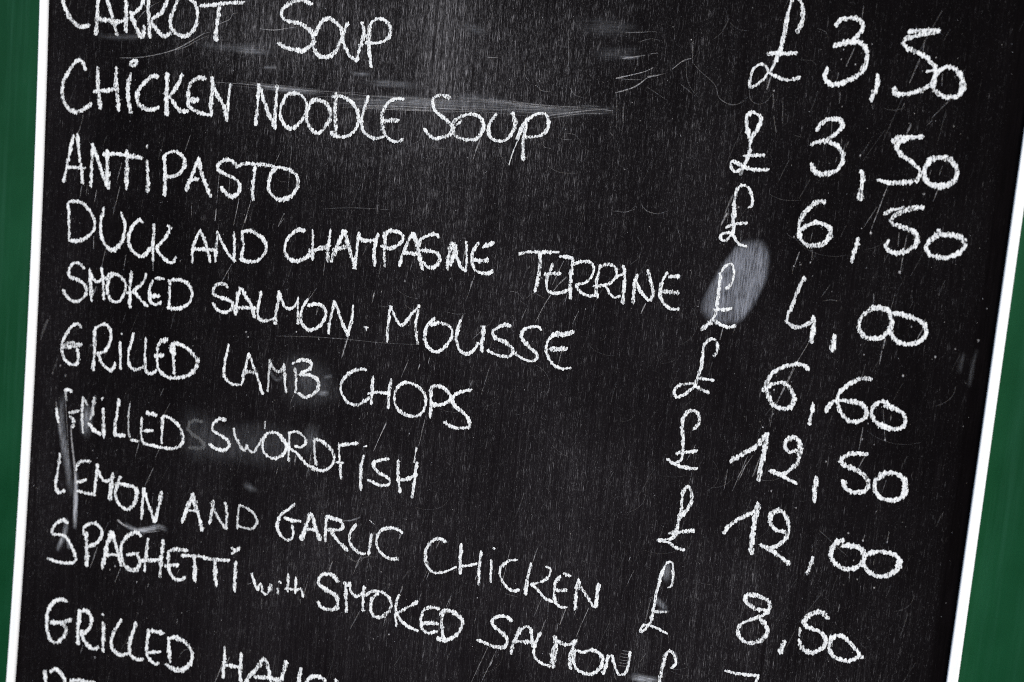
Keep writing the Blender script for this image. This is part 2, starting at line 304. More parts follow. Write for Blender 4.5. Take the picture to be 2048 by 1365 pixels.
# ------------------------------------------------------------------ the writing
KIND = {'COMMA': 'chalk_comma', 'DOT': 'chalk_dot', 'POUND': 'pound_sign'}
word = None; serial = 0
LET = """W CARROT
G C|272 100 -2782,1922 -2852,1940 -2909,1886 -2920,1829 -2897,1774 -2858,1720 -2795,1670 -2750,1663 -2706,1672
G A|253 100 -2610,1927 -2636,1871 -2640,1824 -2644,1744 -2644,1617|250 100 -2610,1927 -2582,1873 -2564,1826 -2531,1757 -2501,1679 -2478,1624|303 100 -2626,1717 -2562,1712 -2503,1704 -2450,1709
G R|303 100 -2431,1925 -2422,1800 -2415,1730 -2410,1651|231 100 -2431,1933 -2346,1944 -2289,1883 -2304,1820 -2343,1772 -2371,1759|265 100 -2384,1770 -2359,1716 -2315,1643 -2276,1622c -2271,1685
G R|246 100 -2259,1931 -2251,1807 -2239,1713 -2223,1620|264 100 -2250,1939 -2166,1949 -2113,1889 -2136,1795 -2181,1755 -2217,1730|261 100 -2221,1722 -2185,1677 -2134,1636 -2106,1633 -2070,1654
G O|226 100 -2013,1893 -2053,1814 -2078,1736 -2062,1674 -2013,1644 -1966,1638 -1921,1661 -1888,1712 -1882,1782 -1907,1842 -1956,1875 -2013,1893
G T|236 100 -1860,1830 -1796,1835 -1734,1845 -1671,1853 -1608,1857 -1555,1864|256 100 -1728,1826 -1733,1773 -1736,1696 -1735,1623
W CHICKEN
G C|253 100 -2708,1390 -2741,1436 -2771,1447 -2809,1420 -2860,1349 -2888,1274 -2881,1202 -2847,1147 -2790,1116 -2740,1121 -2692,1145 -2654,1171
G H|270 100 -2615,1407 -2609,1323 -2594,1235 -2578,1152|232 100 -2634,1253 -2590,1260 -2532,1265 -2474,1279|285 100 -2468,1411 -2468,1331 -2452,1244 -2436,1149
G I|284 100 -2357,1377 -2371,1329 -2368,1257 -2359,1194 -2338,1139|195 100 -2318,1470 -2351,1464 -2364,1440 -2344,1433 -2316,1446 -2313,1466
G C|245 100 -2149,1377 -2192,1377 -2237,1344 -2282,1294 -2297,1246 -2284,1199 -2244,1173 -2186,1165 -2130,1181
G K|366 100 -2079,1392 -2075,1314 -2073,1236 -2063,1146|242 100 -1967,1399 -1991,1343 -2025,1294 -2051,1257c -2010,1212 -1960,1172 -1909,1175
G E|239 100 -1795,1385 -1845,1386 -1894,1356 -1913,1300 -1909,1246 -1902,1207 -1872,1186 -1811,1170 -1759,1158|309 100 -1895,1243 -1840,1250
G N|239 100 -1745,1395 -1741,1318 -1742,1233 -1736,1159|237 100 -1748,1372 -1700,1290 -1649,1223 -1617,1133|203 100 -1610,1357 -1615,1280 -1616,1140
W NOODLE
G N|251 100 -1408,1369 -1403,1300 -1405,1216 -1407,1124|249 100 -1398,1354 -1366,1280 -1314,1184 -1268,1118|215 100 -1276,1369 -1276,1285 -1276,1209 -1268,1110
G O|230 100 -1150,1335 -1201,1320 -1228,1273 -1241,1219 -1228,1167 -1194,1127 -1141,1123 -1093,1168 -1063,1223 -1063,1276 -1097,1319 -1141,1335
G O|212 100 -1017,1301 -1041,1270 -1057,1208 -1039,1149 -1001,1110 -958,1106 -918,1150 -893,1204 -907,1263 -948,1294 -1009,1302
G D|226 100 -867,1348 -865,1273 -859,1199 -847,1110|210 100 -887,1328 -841,1335 -780,1316 -730,1275 -704,1217 -711,1157 -753,1109 -802,1091 -854,1098 -877,1115
G L|190 100 -648,1343 -667,1271 -681,1203 -668,1145 -627,1111 -576,1099 -524,1114
G E|204 100 -417,1342 -474,1339 -520,1310 -545,1257 -543,1198 -526,1140 -485,1099 -435,1091 -399,1109|236 100 -532,1206 -487,1213 -442,1216
W SOUP
G S|232 100 -1082,1869 -1127,1886 -1179,1888 -1237,1863 -1278,1828 -1279,1791 -1247,1766 -1185,1757 -1132,1744 -1078,1713 -1049,1674 -1050,1636 -1082,1609 -1119,1588 -1172,1593 -1233,1601 -1288,1625
G O|212 100 -1049,1681 -1027,1719 -997,1772 -956,1789 -912,1772 -871,1741 -859,1690 -875,1630 -912,1576 -953,1559 -1005,1568 -1043,1607 -1051,1651
G U|208 100 -823,1765 -844,1720 -843,1661 -822,1610 -785,1568 -741,1551c -737,1600 -722,1659 -710,1711 -717,1747 -732,1772
G P|223 100 -673,1764 -679,1690 -668,1618 -647,1520|208 100 -683,1734 -662,1779 -622,1802 -580,1793 -545,1762 -540,1711 -562,1681 -610,1661 -692,1657
W SOUP
G S|202 100 -125,1368 -162,1380 -201,1374 -227,1350 -224,1314 -192,1276 -141,1247 -98,1214 -91,1178 -108,1152 -155,1134 -194,1127 -236,1146 -263,1177
G O|200 100 -81,1201 -69,1158 -28,1139 28,1136 74,1147 101,1192 100,1242 70,1272 21,1283 -32,1269 -77,1237 -89,1200|153 100 -55,1260 -37,1240 -63,1216
G U|195 100 175,1293 150,1252 139,1202 155,1160 199,1141 245,1148 280,1183 298,1234 290,1276 279,1307
G P|194 100 365,1253 359,1175 361,1104 370,1047|253 100 324,1161 338,1216 370,1275|179 100 370,1275 413,1306 457,1316 484,1307 500,1262 490,1219 447,1188 373,1176|60 80 322,1150 301,1085 282,1008
W ANTIPASTO
G A|219 100 -2780,957 -2796,886 -2815,786 -2842,652|235 100 -2751,971 -2736,890 -2714,786 -2685,657|199 100 -2817,749 -2747,752 -2677,754
G N|234 100 -2622,915 -2621,818 -2623,736 -2619,642|232 100 -2616,899 -2582,829 -2547,758 -2485,641|286 100 -2506,875 -2500,787 -2490,706 -2482,642
G T|229 100 -2534,855 -2446,864 -2348,861 -2232,854|284 100 -2355,891 -2345,815 -2344,734 -2341,646
G I|228 100 -2192,839 -2182,772 -2175,708 -2173,644|211 80 -2195,937 -2200,926
G P|226 100 -2057,862 -2049,783 -2046,711 -2043,632|226 100 -2074,864 -2044,899 -1988,915 -1930,891 -1907,842 -1932,792 -1977,761 -2042,751
G A|224 100 -1808,885 -1839,800 -1871,726 -1884,677|238 100 -1808,881 -1783,804 -1750,736 -1702,654|240 100 -1853,743 -1798,757
G S|220 100 -1536,871 -1569,892 -1615,890 -1658,862 -1656,827 -1608,803 -1543,785 -1494,746 -1499,695 -1543,668 -1589,683 -1629,719
G T|215 100 -1525,853 -1486,875 -1414,881 -1325,883 -1253,878|251 100 -1391,867 -1394,797 -1398,735 -1393,665
G O|232 100 -1244,872 -1276,830 -1289,775 -1276,722 -1229,684 -1184,680 -1124,705 -1093,746 -1079,793 -1091,830 -1137,861 -1200,875 -1253,875
W DUCK
G D|200 100 -2789,500 -2784,417 -2777,352 -2772,277|218 100 -2795,483 -2792,516 -2743,531 -2671,519 -2608,467 -2574,404 -2585,346 -2637,299 -2706,272 -2772,269
G U|231 100 -2506,505 -2525,425 -2521,352 -2496,289 -2454,248 -2404,244 -2358,290 -2334,362 -2338,427 -2372,489
G C|227 100 -2203,444 -2223,458 -2269,417 -2299,357 -2295,293 -2257,247 -2197,221 -2160,241 -2124,286
G K|227 100 -2111,436 -2108,352 -2106,271 -2099,203|207 100 -2010,438 -1986,428 -2015,369 -2059,316 -2086,289c -2054,252 -2004,217 -1955,206 -1930,245
W AND
G A|223 100 -1760,434 -1788,376 -1808,318 -1805,226|204 100 -1760,430 -1723,374 -1694,306 -1676,244|238 100 -1816,309 -1746,315 -1645,323
G N|204 100 -1630,435 -1634,360 -1634,304 -1634,248|202 100 -1624,416 -1583,357 -1542,306 -1493,267|168 100 -1512,447 -1503,365 -1497,263
G D|184 100 -1453,457 -1440,379 -1443,324 -1444,280|218 100 -1453,453 -1399,466 -1335,445 -1287,410 -1274,365 -1297,315 -1339,280 -1393,274 -1453,283
W CHAMPAGNE
G C|211 100 -1011,503 -1055,506 -1105,471 -1140,413 -1136,359 -1106,323 -1061,309 -1005,330 -964,361
G H|178 100 -955,512 -950,455 -945,394 -940,333|242 100 -966,384 -915,401 -831,429|193 100 -835,524 -838,459 -841,397 -840,336
G A|241 100 -745,529 -773,450 -794,394 -815,339|239 100 -737,530 -714,464 -682,391 -650,314|240 100 -804,412 -753,425 -695,439
G M|191 100 -639,528 -644,463 -645,402 -650,314|221 100 -646,508 -614,490 -564,488 -515,506|205 100 -513,533 -524,468 -528,414 -521,343
G P|173 100 -464,545 -462,481 -460,414 -450,347|205 100 -474,518 -452,554 -403,562 -361,552 -346,523 -371,483 -411,460 -452,456 -482,464
G A|203 100 -284,563 -315,496 -341,426 -351,358|217 100 -280,563 -254,503 -231,438 -203,355|232 100 -334,438 -285,440 -236,445
G G|217 100 -116,554 -142,570 -189,554 -227,528 -236,490|216 100 -214,469 -165,467 -115,457 -96,422 -116,383 -164,370 -199,396
G N|260 100 -29,525 -39,465 -43,376|275 100 -8,520 -11,461 -25,400|197 100 -4,513 14,449 44,393 73,374|137 100 61,546 72,470 79,374
G E|195 100 140,543 113,503 106,451 119,401 157,376 204,373 242,392|271 100 118,445 158,442 204,454|255 100 173,528 203,542 230,552
W TERRINE
G T|175 100 397,509 446,524 521,532 634,543|192 100 525,531 529,460 525,387 514,306
G E|160 100 607,472 590,416 580,364 589,322 620,307 665,312 716,336|190 100 568,408 609,418 658,423|189 100 644,519 682,520 720,516
G R|203 100 724,509 720,437 724,366 734,288|145 100 727,481 773,504 825,506 850,480 847,437 815,390 757,370|158 100 758,363 799,324 845,315 878,323
G R|201 100 886,491 878,426 876,369 886,316|144 100 893,488 928,506 973,497 988,459 974,422 933,389 861,374|142 100 926,389 960,343 992,322 1020,336
G I|142 100 987,438 1028,464|185 100 1023,506 1036,458 1036,387 1042,296
G N|184 100 1107,465 1097,394 1099,309|169 100 1096,436 1139,371 1187,330|169 100 1165,496 1186,439 1207,378 1201,332
G E|181 100 1276,494 1253,447 1246,383 1265,336 1297,305 1326,298 1361,305|237 100 1292,475 1345,483|223 100 1256,387 1302,393 1351,391
W SMOKED
G S|219 100 -2644,96 -2676,122 -2727,120 -2759,75 -2752,30 -2690,16 -2637,-7 -2609,-50 -2632,-99 -2690,-131 -2752,-117 -2802,-68
G M|252 100 -2593,89 -2584,19 -2574,-46 -2565,-108|214 100 -2587,69 -2559,30 -2519,20 -2490,38 -2461,54|214 100 -2500,112 -2485,47 -2476,-26 -2466,-92
G O|214 100 -2460,46 -2433,78 -2394,86 -2343,71 -2306,34 -2306,-15 -2329,-72 -2371,-99 -2422,-82 -2446,-23 -2438,36 -2408,80
G K|229 100 -2263,113 -2267,30 -2265,-44 -2261,-117|210 100 -2151,113 -2158,75 -2193,30 -2249,-17c -2219,-22 -2177,-62 -2126,-93|176 100 -2287,-26 -2253,-22
G E|209 100 -2095,74 -2111,31 -2113,-10 -2105,-58 -2069,-78 -2022,-60|226 100 -2112,-26 -2035,-19|174 100 -2077,92 -2005,96
G D|190 100 -1966,88 -1962,8 -1958,-81|208 100 -1975,83 -1938,96 -1881,102 -1823,80 -1791,28 -1805,-31 -1850,-68 -1915,-88 -1973,-85
W SALMON
G S|203 100 -1535,95 -1555,113 -1600,108 -1635,76 -1633,44 -1585,26 -1524,17 -1486,-3 -1496,-44 -1541,-65 -1597,-56 -1633,-16
G A|268 100 -1443,98 -1456,33 -1463,-64|249 100 -1425,96 -1394,48 -1354,5 -1325,-67|200 100 -1452,-23 -1397,-20 -1325,-15
G L|198 100 -1288,92 -1297,28 -1301,-36 -1289,-74 -1247,-85 -1177,-61
G M|214 100 -1160,110 -1163,43 -1171,-21 -1170,-91|179 100 -1154,99 -1123,40 -1094,12 -1050,25 -1020,84|179 100 -1024,75 -1017,-2 -1011,-72
G O|195 100 -954,87 -981,41 -994,-15 -986,-61 -952,-96 -908,-98 -858,-68 -827,-18 -823,29 -851,57 -895,63 -947,49
G N|193 100 -768,94 -779,27 -791,-37 -794,-103|175 100 -763,90 -727,17 -695,-48 -656,-97|191 100 -642,82 -641,20 -652,-51 -665,-102
G DOT|126 100 -553,-34 -530,-37|111 100 -547,-34 -537,-53
W MOUSSE
G M|204 100 -391,111 -397,35 -395,-34 -393,-106|170 100 -387,108 -357,55 -319,6 -287,18 -244,84 -203,134|170 100 -209,110 -214,34 -209,-26 -195,-92
G O|185 100 -99,71 -139,21 -151,-33 -138,-85 -102,-118 -61,-124 -15,-91 20,-34 24,11 -11,44 -69,48 -115,28
G U|181 100 70,80 56,8 57,-44 82,-94 124,-114 162,-91 197,-41|226 100 215,65 222,29 219,-24 221,-83
G S|195 100 385,86 350,91 298,60 280,36 304,2 360,-13 410,-43 410,-80 368,-97 305,-90 260,-74
G S|193 100 574,88 550,103 490,88 458,59 470,16 516,-22 566,-59 562,-89 524,-102 477,-93 432,-70
G E|275 100 667,76 719,81 767,97|188 100 659,77 625,36 615,-16 636,-65 670,-104 717,-119 777,-108|247 100 642,-13 683,-11 735,-1
W GRILLED
G G|217 100 -2639,-297 -2661,-278 -2710,-297 -2757,-362 -2785,-416 -2787,-468 -2763,-524 -2714,-556 -2663,-553 -2645,-517 -2660,-451|272 100 -2783,-448 -2712,-439|252 80 -2712,-431 -2626,-415|199 70 -2773,-440 -2734,-414 -2693,-413 -2661,-426
G R|215 100 -2527,-308 -2522,-391 -2521,-475 -2522,-568|215 100 -2536,-326 -2509,-280 -2450,-256 -2409,-276 -2395,-333 -2411,-393 -2448,-440 -2497,-455|213 100 -2487,-462 -2453,-516 -2390,-554 -2362,-537 -2354,-503
G I|177 100 -2321,-357 -2314,-431 -2304,-530|142 70 -2313,-297 -2313,-304
G L|210 100 -2216,-285 -2235,-354 -2248,-430 -2240,-496 -2194,-523 -2127,-497
G L|191 100 -2121,-306 -2120,-389 -2115,-462 -2106,-519 -2066,-534 -2020,-503
G E|173 100 -2005,-300 -2025,-360 -2025,-426 -2016,-482 -1979,-527|260 100 -2046,-412 -1984,-399|294 100 -1995,-311 -1958,-293
G D|224 100 -1904,-311 -1902,-393 -1889,-506|243 100 -1923,-371 -1926,-330 -1889,-309 -1821,-325 -1762,-358 -1719,-401 -1735,-460 -1789,-508 -1864,-531 -1940,-538 -2000,-505
W LAMB
G L|184 100 -1496,-268 -1510,-350 -1518,-416 -1514,-472 -1469,-510 -1423,-514 -1382,-510
G A|184 100 -1343,-308 -1360,-379 -1373,-445 -1378,-502|182 100 -1338,-311 -1310,-372 -1273,-439 -1228,-545|216 75 -1370,-420 -1302,-419
G M|165 75 -1187,-327 -1190,-395 -1190,-459 -1189,-523|164 80 -1192,-324 -1160,-375 -1114,-389 -1087,-342|163 100 -1087,-338 -1077,-404 -1068,-466 -1055,-512
G B|179 100 -1006,-354 -995,-424 -988,-486 -993,-503|195 100 -1026,-325 -979,-299 -927,-292 -895,-308 -901,-340 -964,-380|195 100 -972,-389 -919,-382 -866,-390 -837,-418 -842,-466 -882,-507 -925,-525 -971,-508
W CHOPS
G C|189 100 -519,-296 -562,-298 -628,-330 -671,-379 -683,-435 -662,-479 -620,-516 -559,-519 -511,-488 -483,-461
G H|173 100 -470,-328 -468,-397 -467,-451 -465,-501|172 100 -490,-439 -432,-423 -365,-417|172 100 -347,-330 -354,-396 -353,-450 -352,-508
G O|186 100 -255,-336 -294,-365 -314,-421 -309,-474 -272,-515 -220,-534 -162,-530 -124,-501 -108,-453 -117,-393 -162,-354 -222,-335 -271,-342
G P|184 100 -77,-341 -75,-402 -72,-455 -72,-520|184 100 -87,-366 -65,-336 -25,-327 26,-350 53,-384 32,-417 -15,-439 -71,-447
G S|198 100 176,-321 130,-335 76,-365 63,-397 82,-432 133,-459 178,-501 186,-542 143,-556 86,-561 28,-539
W GRILLED
G G|182 100 -2803,-873 -2795,-915 -2782,-965|217 100 -2744,-738 -2704,-728 -2687,-741|163 45 -2739,-740 -2725,-802|198 85 -2699,-888 -2623,-864|217 100 -2687,-912 -2658,-933 -2665,-981
G R|198 90 -2594,-762 -2594,-834 -2589,-919 -2578,-1002|180 60 -2588,-769 -2555,-811|215 70 -2498,-756 -2509,-821 -2506,-864 -2528,-909|214 100 -2532,-936 -2483,-979 -2432,-993
G I|214 100 -2423,-821 -2418,-893 -2408,-1010|143 80 -2442,-757 -2430,-746
G L|211 100 -2303,-741 -2312,-826 -2322,-904 -2322,-980c -2242,-972
G L|158 60 -2215,-757 -2220,-838 -2216,-921 -2202,-978|175 100 -2191,-993 -2137,-993
G E|174 100 -2113,-834 -2118,-906 -2109,-964 -2082,-1001 -2023,-1005|191 100 -2112,-922 -2025,-905|243 100 -2082,-799 -2048,-797 -2008,-802
G D|190 100 -1955,-802 -1955,-890 -1952,-977|209 100 -1963,-820 -1941,-796 -1882,-812 -1821,-852 -1792,-914 -1803,-966 -1858,-999 -1926,-1006 -2023,-1005
W rubbed out S
G S|324 9 -1663,-795 -1711,-786 -1756,-826 -1743,-873 -1684,-897 -1634,-931 -1650,-966 -1736,-972
W SWORDFISH
G S|203 100 -1483,-756 -1525,-750 -1569,-789 -1571,-831 -1517,-855 -1460,-879 -1443,-917 -1482,-952 -1548,-946 -1592,-928
G W|165 85 -1419,-799 -1397,-853 -1355,-911 -1326,-931c -1315,-889c -1294,-918 -1261,-929 -1229,-875 -1189,-804
G O|197 100 -1128,-778 -1180,-803 -1199,-854 -1190,-909 -1142,-942 -1088,-937 -1037,-893 -1033,-836 -1072,-794 -1128,-778|99 80 -1191,-720 -1191,-764
G R|179 100 -1012,-761 -1011,-825 -1011,-881 -1006,-940|179 100 -1016,-765 -960,-749 -904,-776 -892,-806 -916,-838 -970,-842|193 100 -1072,-798 -1023,-850 -948,-887 -881,-940 -826,-959
G D|177 85 -838,-773 -830,-828 -823,-890 -811,-936|193 100 -824,-775 -771,-787 -715,-825 -689,-869 -706,-927 -747,-962 -799,-966 -835,-960
G F|175 100 -662,-778 -657,-840 -647,-902 -630,-994|190 100 -661,-789 -606,-773 -538,-758|127 100 -674,-898 -622,-893
G I|189 100 -489,-829 -501,-893 -496,-963 -492,-1038|110 100 -493,-770 -474,-763
G S|188 100 -316,-820 -361,-831 -410,-851 -416,-880 -379,-913 -327,-931 -295,-953 -310,-979 -372,-990 -442,-970
G H|217 100 -252,-822 -252,-876 -242,-936 -227,-1008|200 100 -250,-938 -193,-924 -121,-885|185 100 -130,-809 -135,-872 -137,-942 -141,-1028|108 80 -141,-718 -146,-781 -149,-812
W LEMON
G L|254 100 -2754,-1185 -2762,-1273 -2773,-1353 -2775,-1414 -2752,-1445 -2701,-1424
G E|216 100 -2510,-1193 -2571,-1199 -2610,-1231 -2618,-1267|197 100 -2607,-1351 -2532,-1321|214 100 -2598,-1410 -2547,-1410 -2480,-1412
G M|250 100 -2448,-1204 -2448,-1281 -2454,-1351 -2460,-1412|230 100 -2447,-1213 -2423,-1269 -2381,-1304 -2341,-1289 -2319,-1243|266 100 -2319,-1247 -2324,-1321 -2326,-1364 -2330,-1420
G O|229 100 -2258,-1254 -2279,-1313 -2291,-1366 -2272,-1423 -2219,-1461 -2174,-1461 -2133,-1407 -2117,-1345 -2140,-1306 -2200,-1304 -2260,-1301
G N|244 100 -2066,-1302 -2070,-1379 -2071,-1439 -2071,-1507|225 100 -2060,-1310 -2036,-1382 -2002,-1444 -1968,-1510|260 100 -1928,-1304 -1938,-1382 -1952,-1452 -1969,-1497
W AND
G A|239 100 -1689,-1275 -1713,-1342 -1736,-1413 -1756,-1471|237 100 -1685,-1271 -1665,-1342 -1631,-1420 -1601,-1502|187 100 -1733,-1388 -1638,-1379
G N|202 100 -1531,-1294 -1539,-1370 -1552,-1447|184 85 -1549,-1305 -1506,-1372 -1464,-1423 -1429,-1458|201 85 -1442,-1291 -1427,-1358 -1424,-1457
G D|166 75 -1335,-1284 -1343,-1360 -1341,-1442|167 75 -1335,-1284 -1278,-1299 -1220,-1330 -1200,-1375 -1231,-1422 -1286,-1428 -1347,-1423
W GARLIC
G G|195 100 -943,-1212 -972,-1245 -1023,-1286 -1050,-1340 -1046,-1396 -1010,-1439 -956,-1445 -936,-1409 -941,-1353|194 100 -1003,-1311 -948,-1318 -895,-1312
G A|242 100 -824,-1251 -841,-1311 -855,-1362 -876,-1426|240 100 -815,-1250 -787,-1317 -744,-1406|225 100 -846,-1356 -785,-1349
G R|192 100 -709,-1247 -709,-1303 -704,-1407|207 100 -709,-1247 -660,-1254 -607,-1260 -592,-1290 -611,-1317 -689,-1331|206 100 -671,-1336 -614,-1390 -544,-1437
G L|188 100 -502,-1265 -533,-1311 -541,-1368 -516,-1411 -470,-1435 -427,-1435
G I|204 100 -391,-1305 -395,-1365 -401,-1434|78 100 -412,-1221 -380,-1239
G C|186 100 -187,-1259 -222,-1242 -281,-1245 -330,-1270 -355,-1326 -341,-1387 -291,-1425 -239,-1435 -202,-1424
W CHICKEN
G C|197 100 104,-1261 62,-1249 22,-1265 -15,-1314 -21,-1378 -4,-1430 41,-1464 98,-1453|121 100 98,-1453 145,-1428 183,-1401
G H|196 100 202,-1258 204,-1320 207,-1381 211,-1435|149 100 215,-1391 262,-1378 313,-1357|209 100 333,-1280 331,-1342 331,-1404 337,-1480
G I|163 100 406,-1320 407,-1373 412,-1449|104 100 408,-1243 418,-1244
G C|161 100 565,-1285 519,-1298 475,-1337 464,-1385 484,-1427 520,-1466 560,-1474 595,-1463
G K|205 100 652,-1292 643,-1358 637,-1420 635,-1478|159 100 745,-1292 773,-1298 767,-1349 724,-1388 664,-1415c 706,-1437 757,-1480 805,-1493
G E|172 100 859,-1312 894,-1318|172 100 835,-1332 812,-1378 810,-1431 819,-1482 853,-1513 891,-1509|187 100 824,-1419 884,-1405
G N|200 100 949,-1328 944,-1389 943,-1450 945,-1506|170 100 954,-1342 978,-1382 1012,-1421 1055,-1472|199 100 1071,-1334 1070,-1394 1066,-1470
W SPAGHETTI
G S|219 100 -2661,-1644 -2699,-1629 -2749,-1656 -2787,-1715 -2775,-1744 -2723,-1736 -2671,-1742 -2626,-1795 -2585,-1858 -2588,-1902 -2649,-1922 -2732,-1930 -2812,-1918
G P|268 100 -2503,-1685 -2499,-1754 -2490,-1840 -2489,-1909|233 100 -2523,-1698 -2526,-1650 -2482,-1616 -2421,-1610 -2378,-1645 -2385,-1698 -2432,-1750 -2498,-1776
G A|266 100 -2307,-1641 -2327,-1722 -2347,-1812 -2361,-1898|264 100 -2297,-1639 -2274,-1695 -2237,-1783 -2207,-1855|211 100 -2337,-1806 -2237,-1787
G G|244 100 -2068,-1622 -2109,-1609 -2167,-1641 -2213,-1701 -2218,-1771 -2193,-1835 -2151,-1866 -2091,-1863 -2065,-1810 -2084,-1758|209 100 -2168,-1774 -2080,-1744
G H|226 100 -2008,-1633 -2018,-1707 -2022,-1785 -2022,-1858|224 100 -2051,-1795 -1988,-1774 -1901,-1757|241 100 -1891,-1624 -1897,-1701 -1899,-1787 -1901,-1873
G E|221 100 -1704,-1656 -1781,-1662 -1842,-1691 -1844,-1759 -1833,-1817 -1796,-1860 -1747,-1864 -1705,-1838|222 100 -1864,-1793 -1812,-1774 -1769,-1766
G T|203 100 -1744,-1698 -1654,-1681 -1559,-1675|271 100 -1648,-1692 -1638,-1762 -1632,-1845
G T|217 100 -1577,-1681 -1492,-1675 -1385,-1663|235 100 -1492,-1683 -1481,-1757 -1470,-1847
G I|233 100 -1332,-1661 -1335,-1736 -1328,-1852|216 100 -1368,-1576 -1344,-1588 -1320,-1567|183 100 -1370,-1614 -1321,-1576
W with
G W|188 100 -1212,-1714 -1193,-1763 -1164,-1811c -1150,-1775 -1137,-1771 -1124,-1815 -1101,-1830 -1076,-1805 -1068,-1756
G I|171 100 -1015,-1774 -1010,-1806|163 100 -1007,-1730 -1001,-1735
G T|187 100 -948,-1669 -945,-1726 -943,-1780|178 100 -962,-1767 -912,-1760
G H|170 100 -891,-1681 -890,-1732 -888,-1782|177 100 -886,-1762 -855,-1744 -841,-1763 -832,-1792
W SMOKED
G S|224 100 -596,-1645 -629,-1615 -682,-1613 -724,-1646 -730,-1683 -683,-1711 -619,-1730 -585,-1768 -590,-1814 -637,-1835 -690,-1834 -728,-1805
G M|221 100 -543,-1646 -531,-1733 -519,-1827|188 100 -537,-1669 -513,-1640c -500,-1694 -463,-1715 -414,-1685|219 100 -413,-1645 -415,-1717 -408,-1796
G O|187 100 -396,-1693 -355,-1661 -287,-1655 -238,-1681 -220,-1734 -250,-1788 -298,-1818 -342,-1807 -359,-1762 -351,-1704 -312,-1660
G K|170 100 -173,-1648 -188,-1711 -187,-1775 -174,-1848|183 100 -49,-1667 -104,-1710 -175,-1764c -146,-1806 -92,-1834 -32,-1846
G E|182 100 98,-1680 45,-1683 -3,-1713 -15,-1763 -11,-1801 9,-1837 51,-1844 95,-1823|258 100 -8,-1793 45,-1782 95,-1775
G D|227 100 124,-1687 122,-1758 139,-1849|212 100 106,-1714 144,-1682 202,-1686 250,-1715 257,-1753 230,-1813 185,-1851 153,-1865 103,-1864
W SALMON
G S|208 100 566,-1657 529,-1641 482,-1647 445,-1678 452,-1712 498,-1733 541,-1763 549,-1807 516,-1834 444,-1834 366,-1820
G A|205 100 621,-1691 604,-1757 589,-1806 582,-1854|189 100 616,-1716 659,-1672 688,-1685 701,-1736 714,-1787|204 100 590,-1779 645,-1771 699,-1760
G L|173 100 751,-1687 733,-1745 719,-1801 736,-1852 782,-1876 829,-1881
G M|317 100 841,-1698 848,-1727 849,-1773 846,-1820 848,-1877|200 100 855,-1718 891,-1730 936,-1724 972,-1693|215 100 968,-1694 954,-1743 944,-1798 955,-1864
G O|200 100 978,-1753 967,-1808 989,-1857 1037,-1876 1089,-1868 1130,-1825 1140,-1770 1113,-1734 1067,-1729 1016,-1756 978,-1753
G N|198 100 1174,-1740 1165,-1795 1152,-1851|168 100 1196,-1735 1213,-1784 1245,-1837 1280,-1822 1297,-1765 1296,-1691
W GRILLED
G G|254 100 -2637,-2190 -2674,-2184 -2736,-2210 -2784,-2286 -2793,-2369 -2783,-2438 -2756,-2486 -2707,-2498 -2647,-2445 -2629,-2397 -2642,-2364 -2685,-2351 -2753,-2365|234 100 -2685,-2351 -2644,-2337 -2593,-2311
G R|287 100 -2520,-2232 -2528,-2313 -2530,-2393 -2521,-2462|248 100 -2524,-2242 -2474,-2222 -2431,-2249 -2425,-2309 -2459,-2365 -2505,-2384c -2459,-2449 -2395,-2475 -2355,-2453
G I|265 100 -2326,-2284 -2322,-2367 -2318,-2472|195 100 -2342,-2217 -2332,-2224
G L|245 100 -2187,-2233 -2232,-2312 -2257,-2397 -2233,-2453 -2170,-2470 -2111,-2444
G L|243 100 -2066,-2225 -2091,-2309 -2110,-2391 -2090,-2457 -2039,-2472 -1995,-2462
G E|224 100 -1965,-2251 -1969,-2326 -1969,-2396 -1951,-2444 -1899,-2471 -1870,-2461|224 100 -1954,-2405 -1861,-2381|258 100 -1940,-2250 -1851,-2249
G D|257 100 -1805,-2273 -1795,-2349 -1779,-2432|257 100 -1805,-2278 -1757,-2259 -1688,-2270 -1632,-2305 -1613,-2361 -1637,-2426 -1693,-2469 -1761,-2471 -1811,-2456
W HALLOU
G H|217 100 -1373,-2240 -1370,-2341 -1372,-2444|199 100 -1369,-2362 -1251,-2349|232 100 -1249,-2255 -1246,-2356 -1240,-2439
G A|248 100 -1082,-2256 -1122,-2328 -1181,-2405 -1213,-2476|244 100 -1068,-2257 -1040,-2318 -1009,-2412|228 100 -1136,-2390 -1008,-2370
G L|245 100 -917,-2241 -930,-2310 -948,-2369 -1026,-2374
G L|257 100 -807,-2258 -812,-2309 -818,-2402
G O|241 100 -620,-2340 -642,-2295 -705,-2289 -756,-2329 -786,-2394
G U|206 100 -554,-2279 -565,-2360
W DE
G D|255 100 -2787,-2723 -2782,-2762 -2777,-2834|252 100 -2739,-2712 -2706,-2691 -2652,-2706 -2618,-2752 -2608,-2813
G E|266 100 -2566,-2742 -2483,-2720 -2369,-2718|234 100 -2555,-2742 -2571,-2822
W price 3,50 CARROT SOUP
G POUND|190 100 1831,1832 1848,1883 1850,1935 1837,1979 1810,2011 1791,2007 1777,1958 1768,1880 1762,1801 1751,1723 1727,1656 1710,1609|163 100 1710,1609 1693,1641 1661,1656 1624,1628 1614,1584 1618,1531 1653,1550 1677,1571 1703,1609|174 100 1709,1612 1741,1598 1795,1582 1828,1581 1869,1597|188 100 1688,1708 1733,1718 1786,1718 1838,1724
G 3|224 100 2027,1874 2048,1904 2117,1916 2158,1889 2156,1851 2135,1818 2118,1798|239 100 2030,1769 2069,1783 2119,1795 2164,1788 2197,1751 2201,1694 2182,1642 2136,1604 2082,1577 2038,1568 2009,1593 2000,1619 2009,1648
G COMMA|235 100 2265,1630 2271,1583 2258,1537 2251,1501
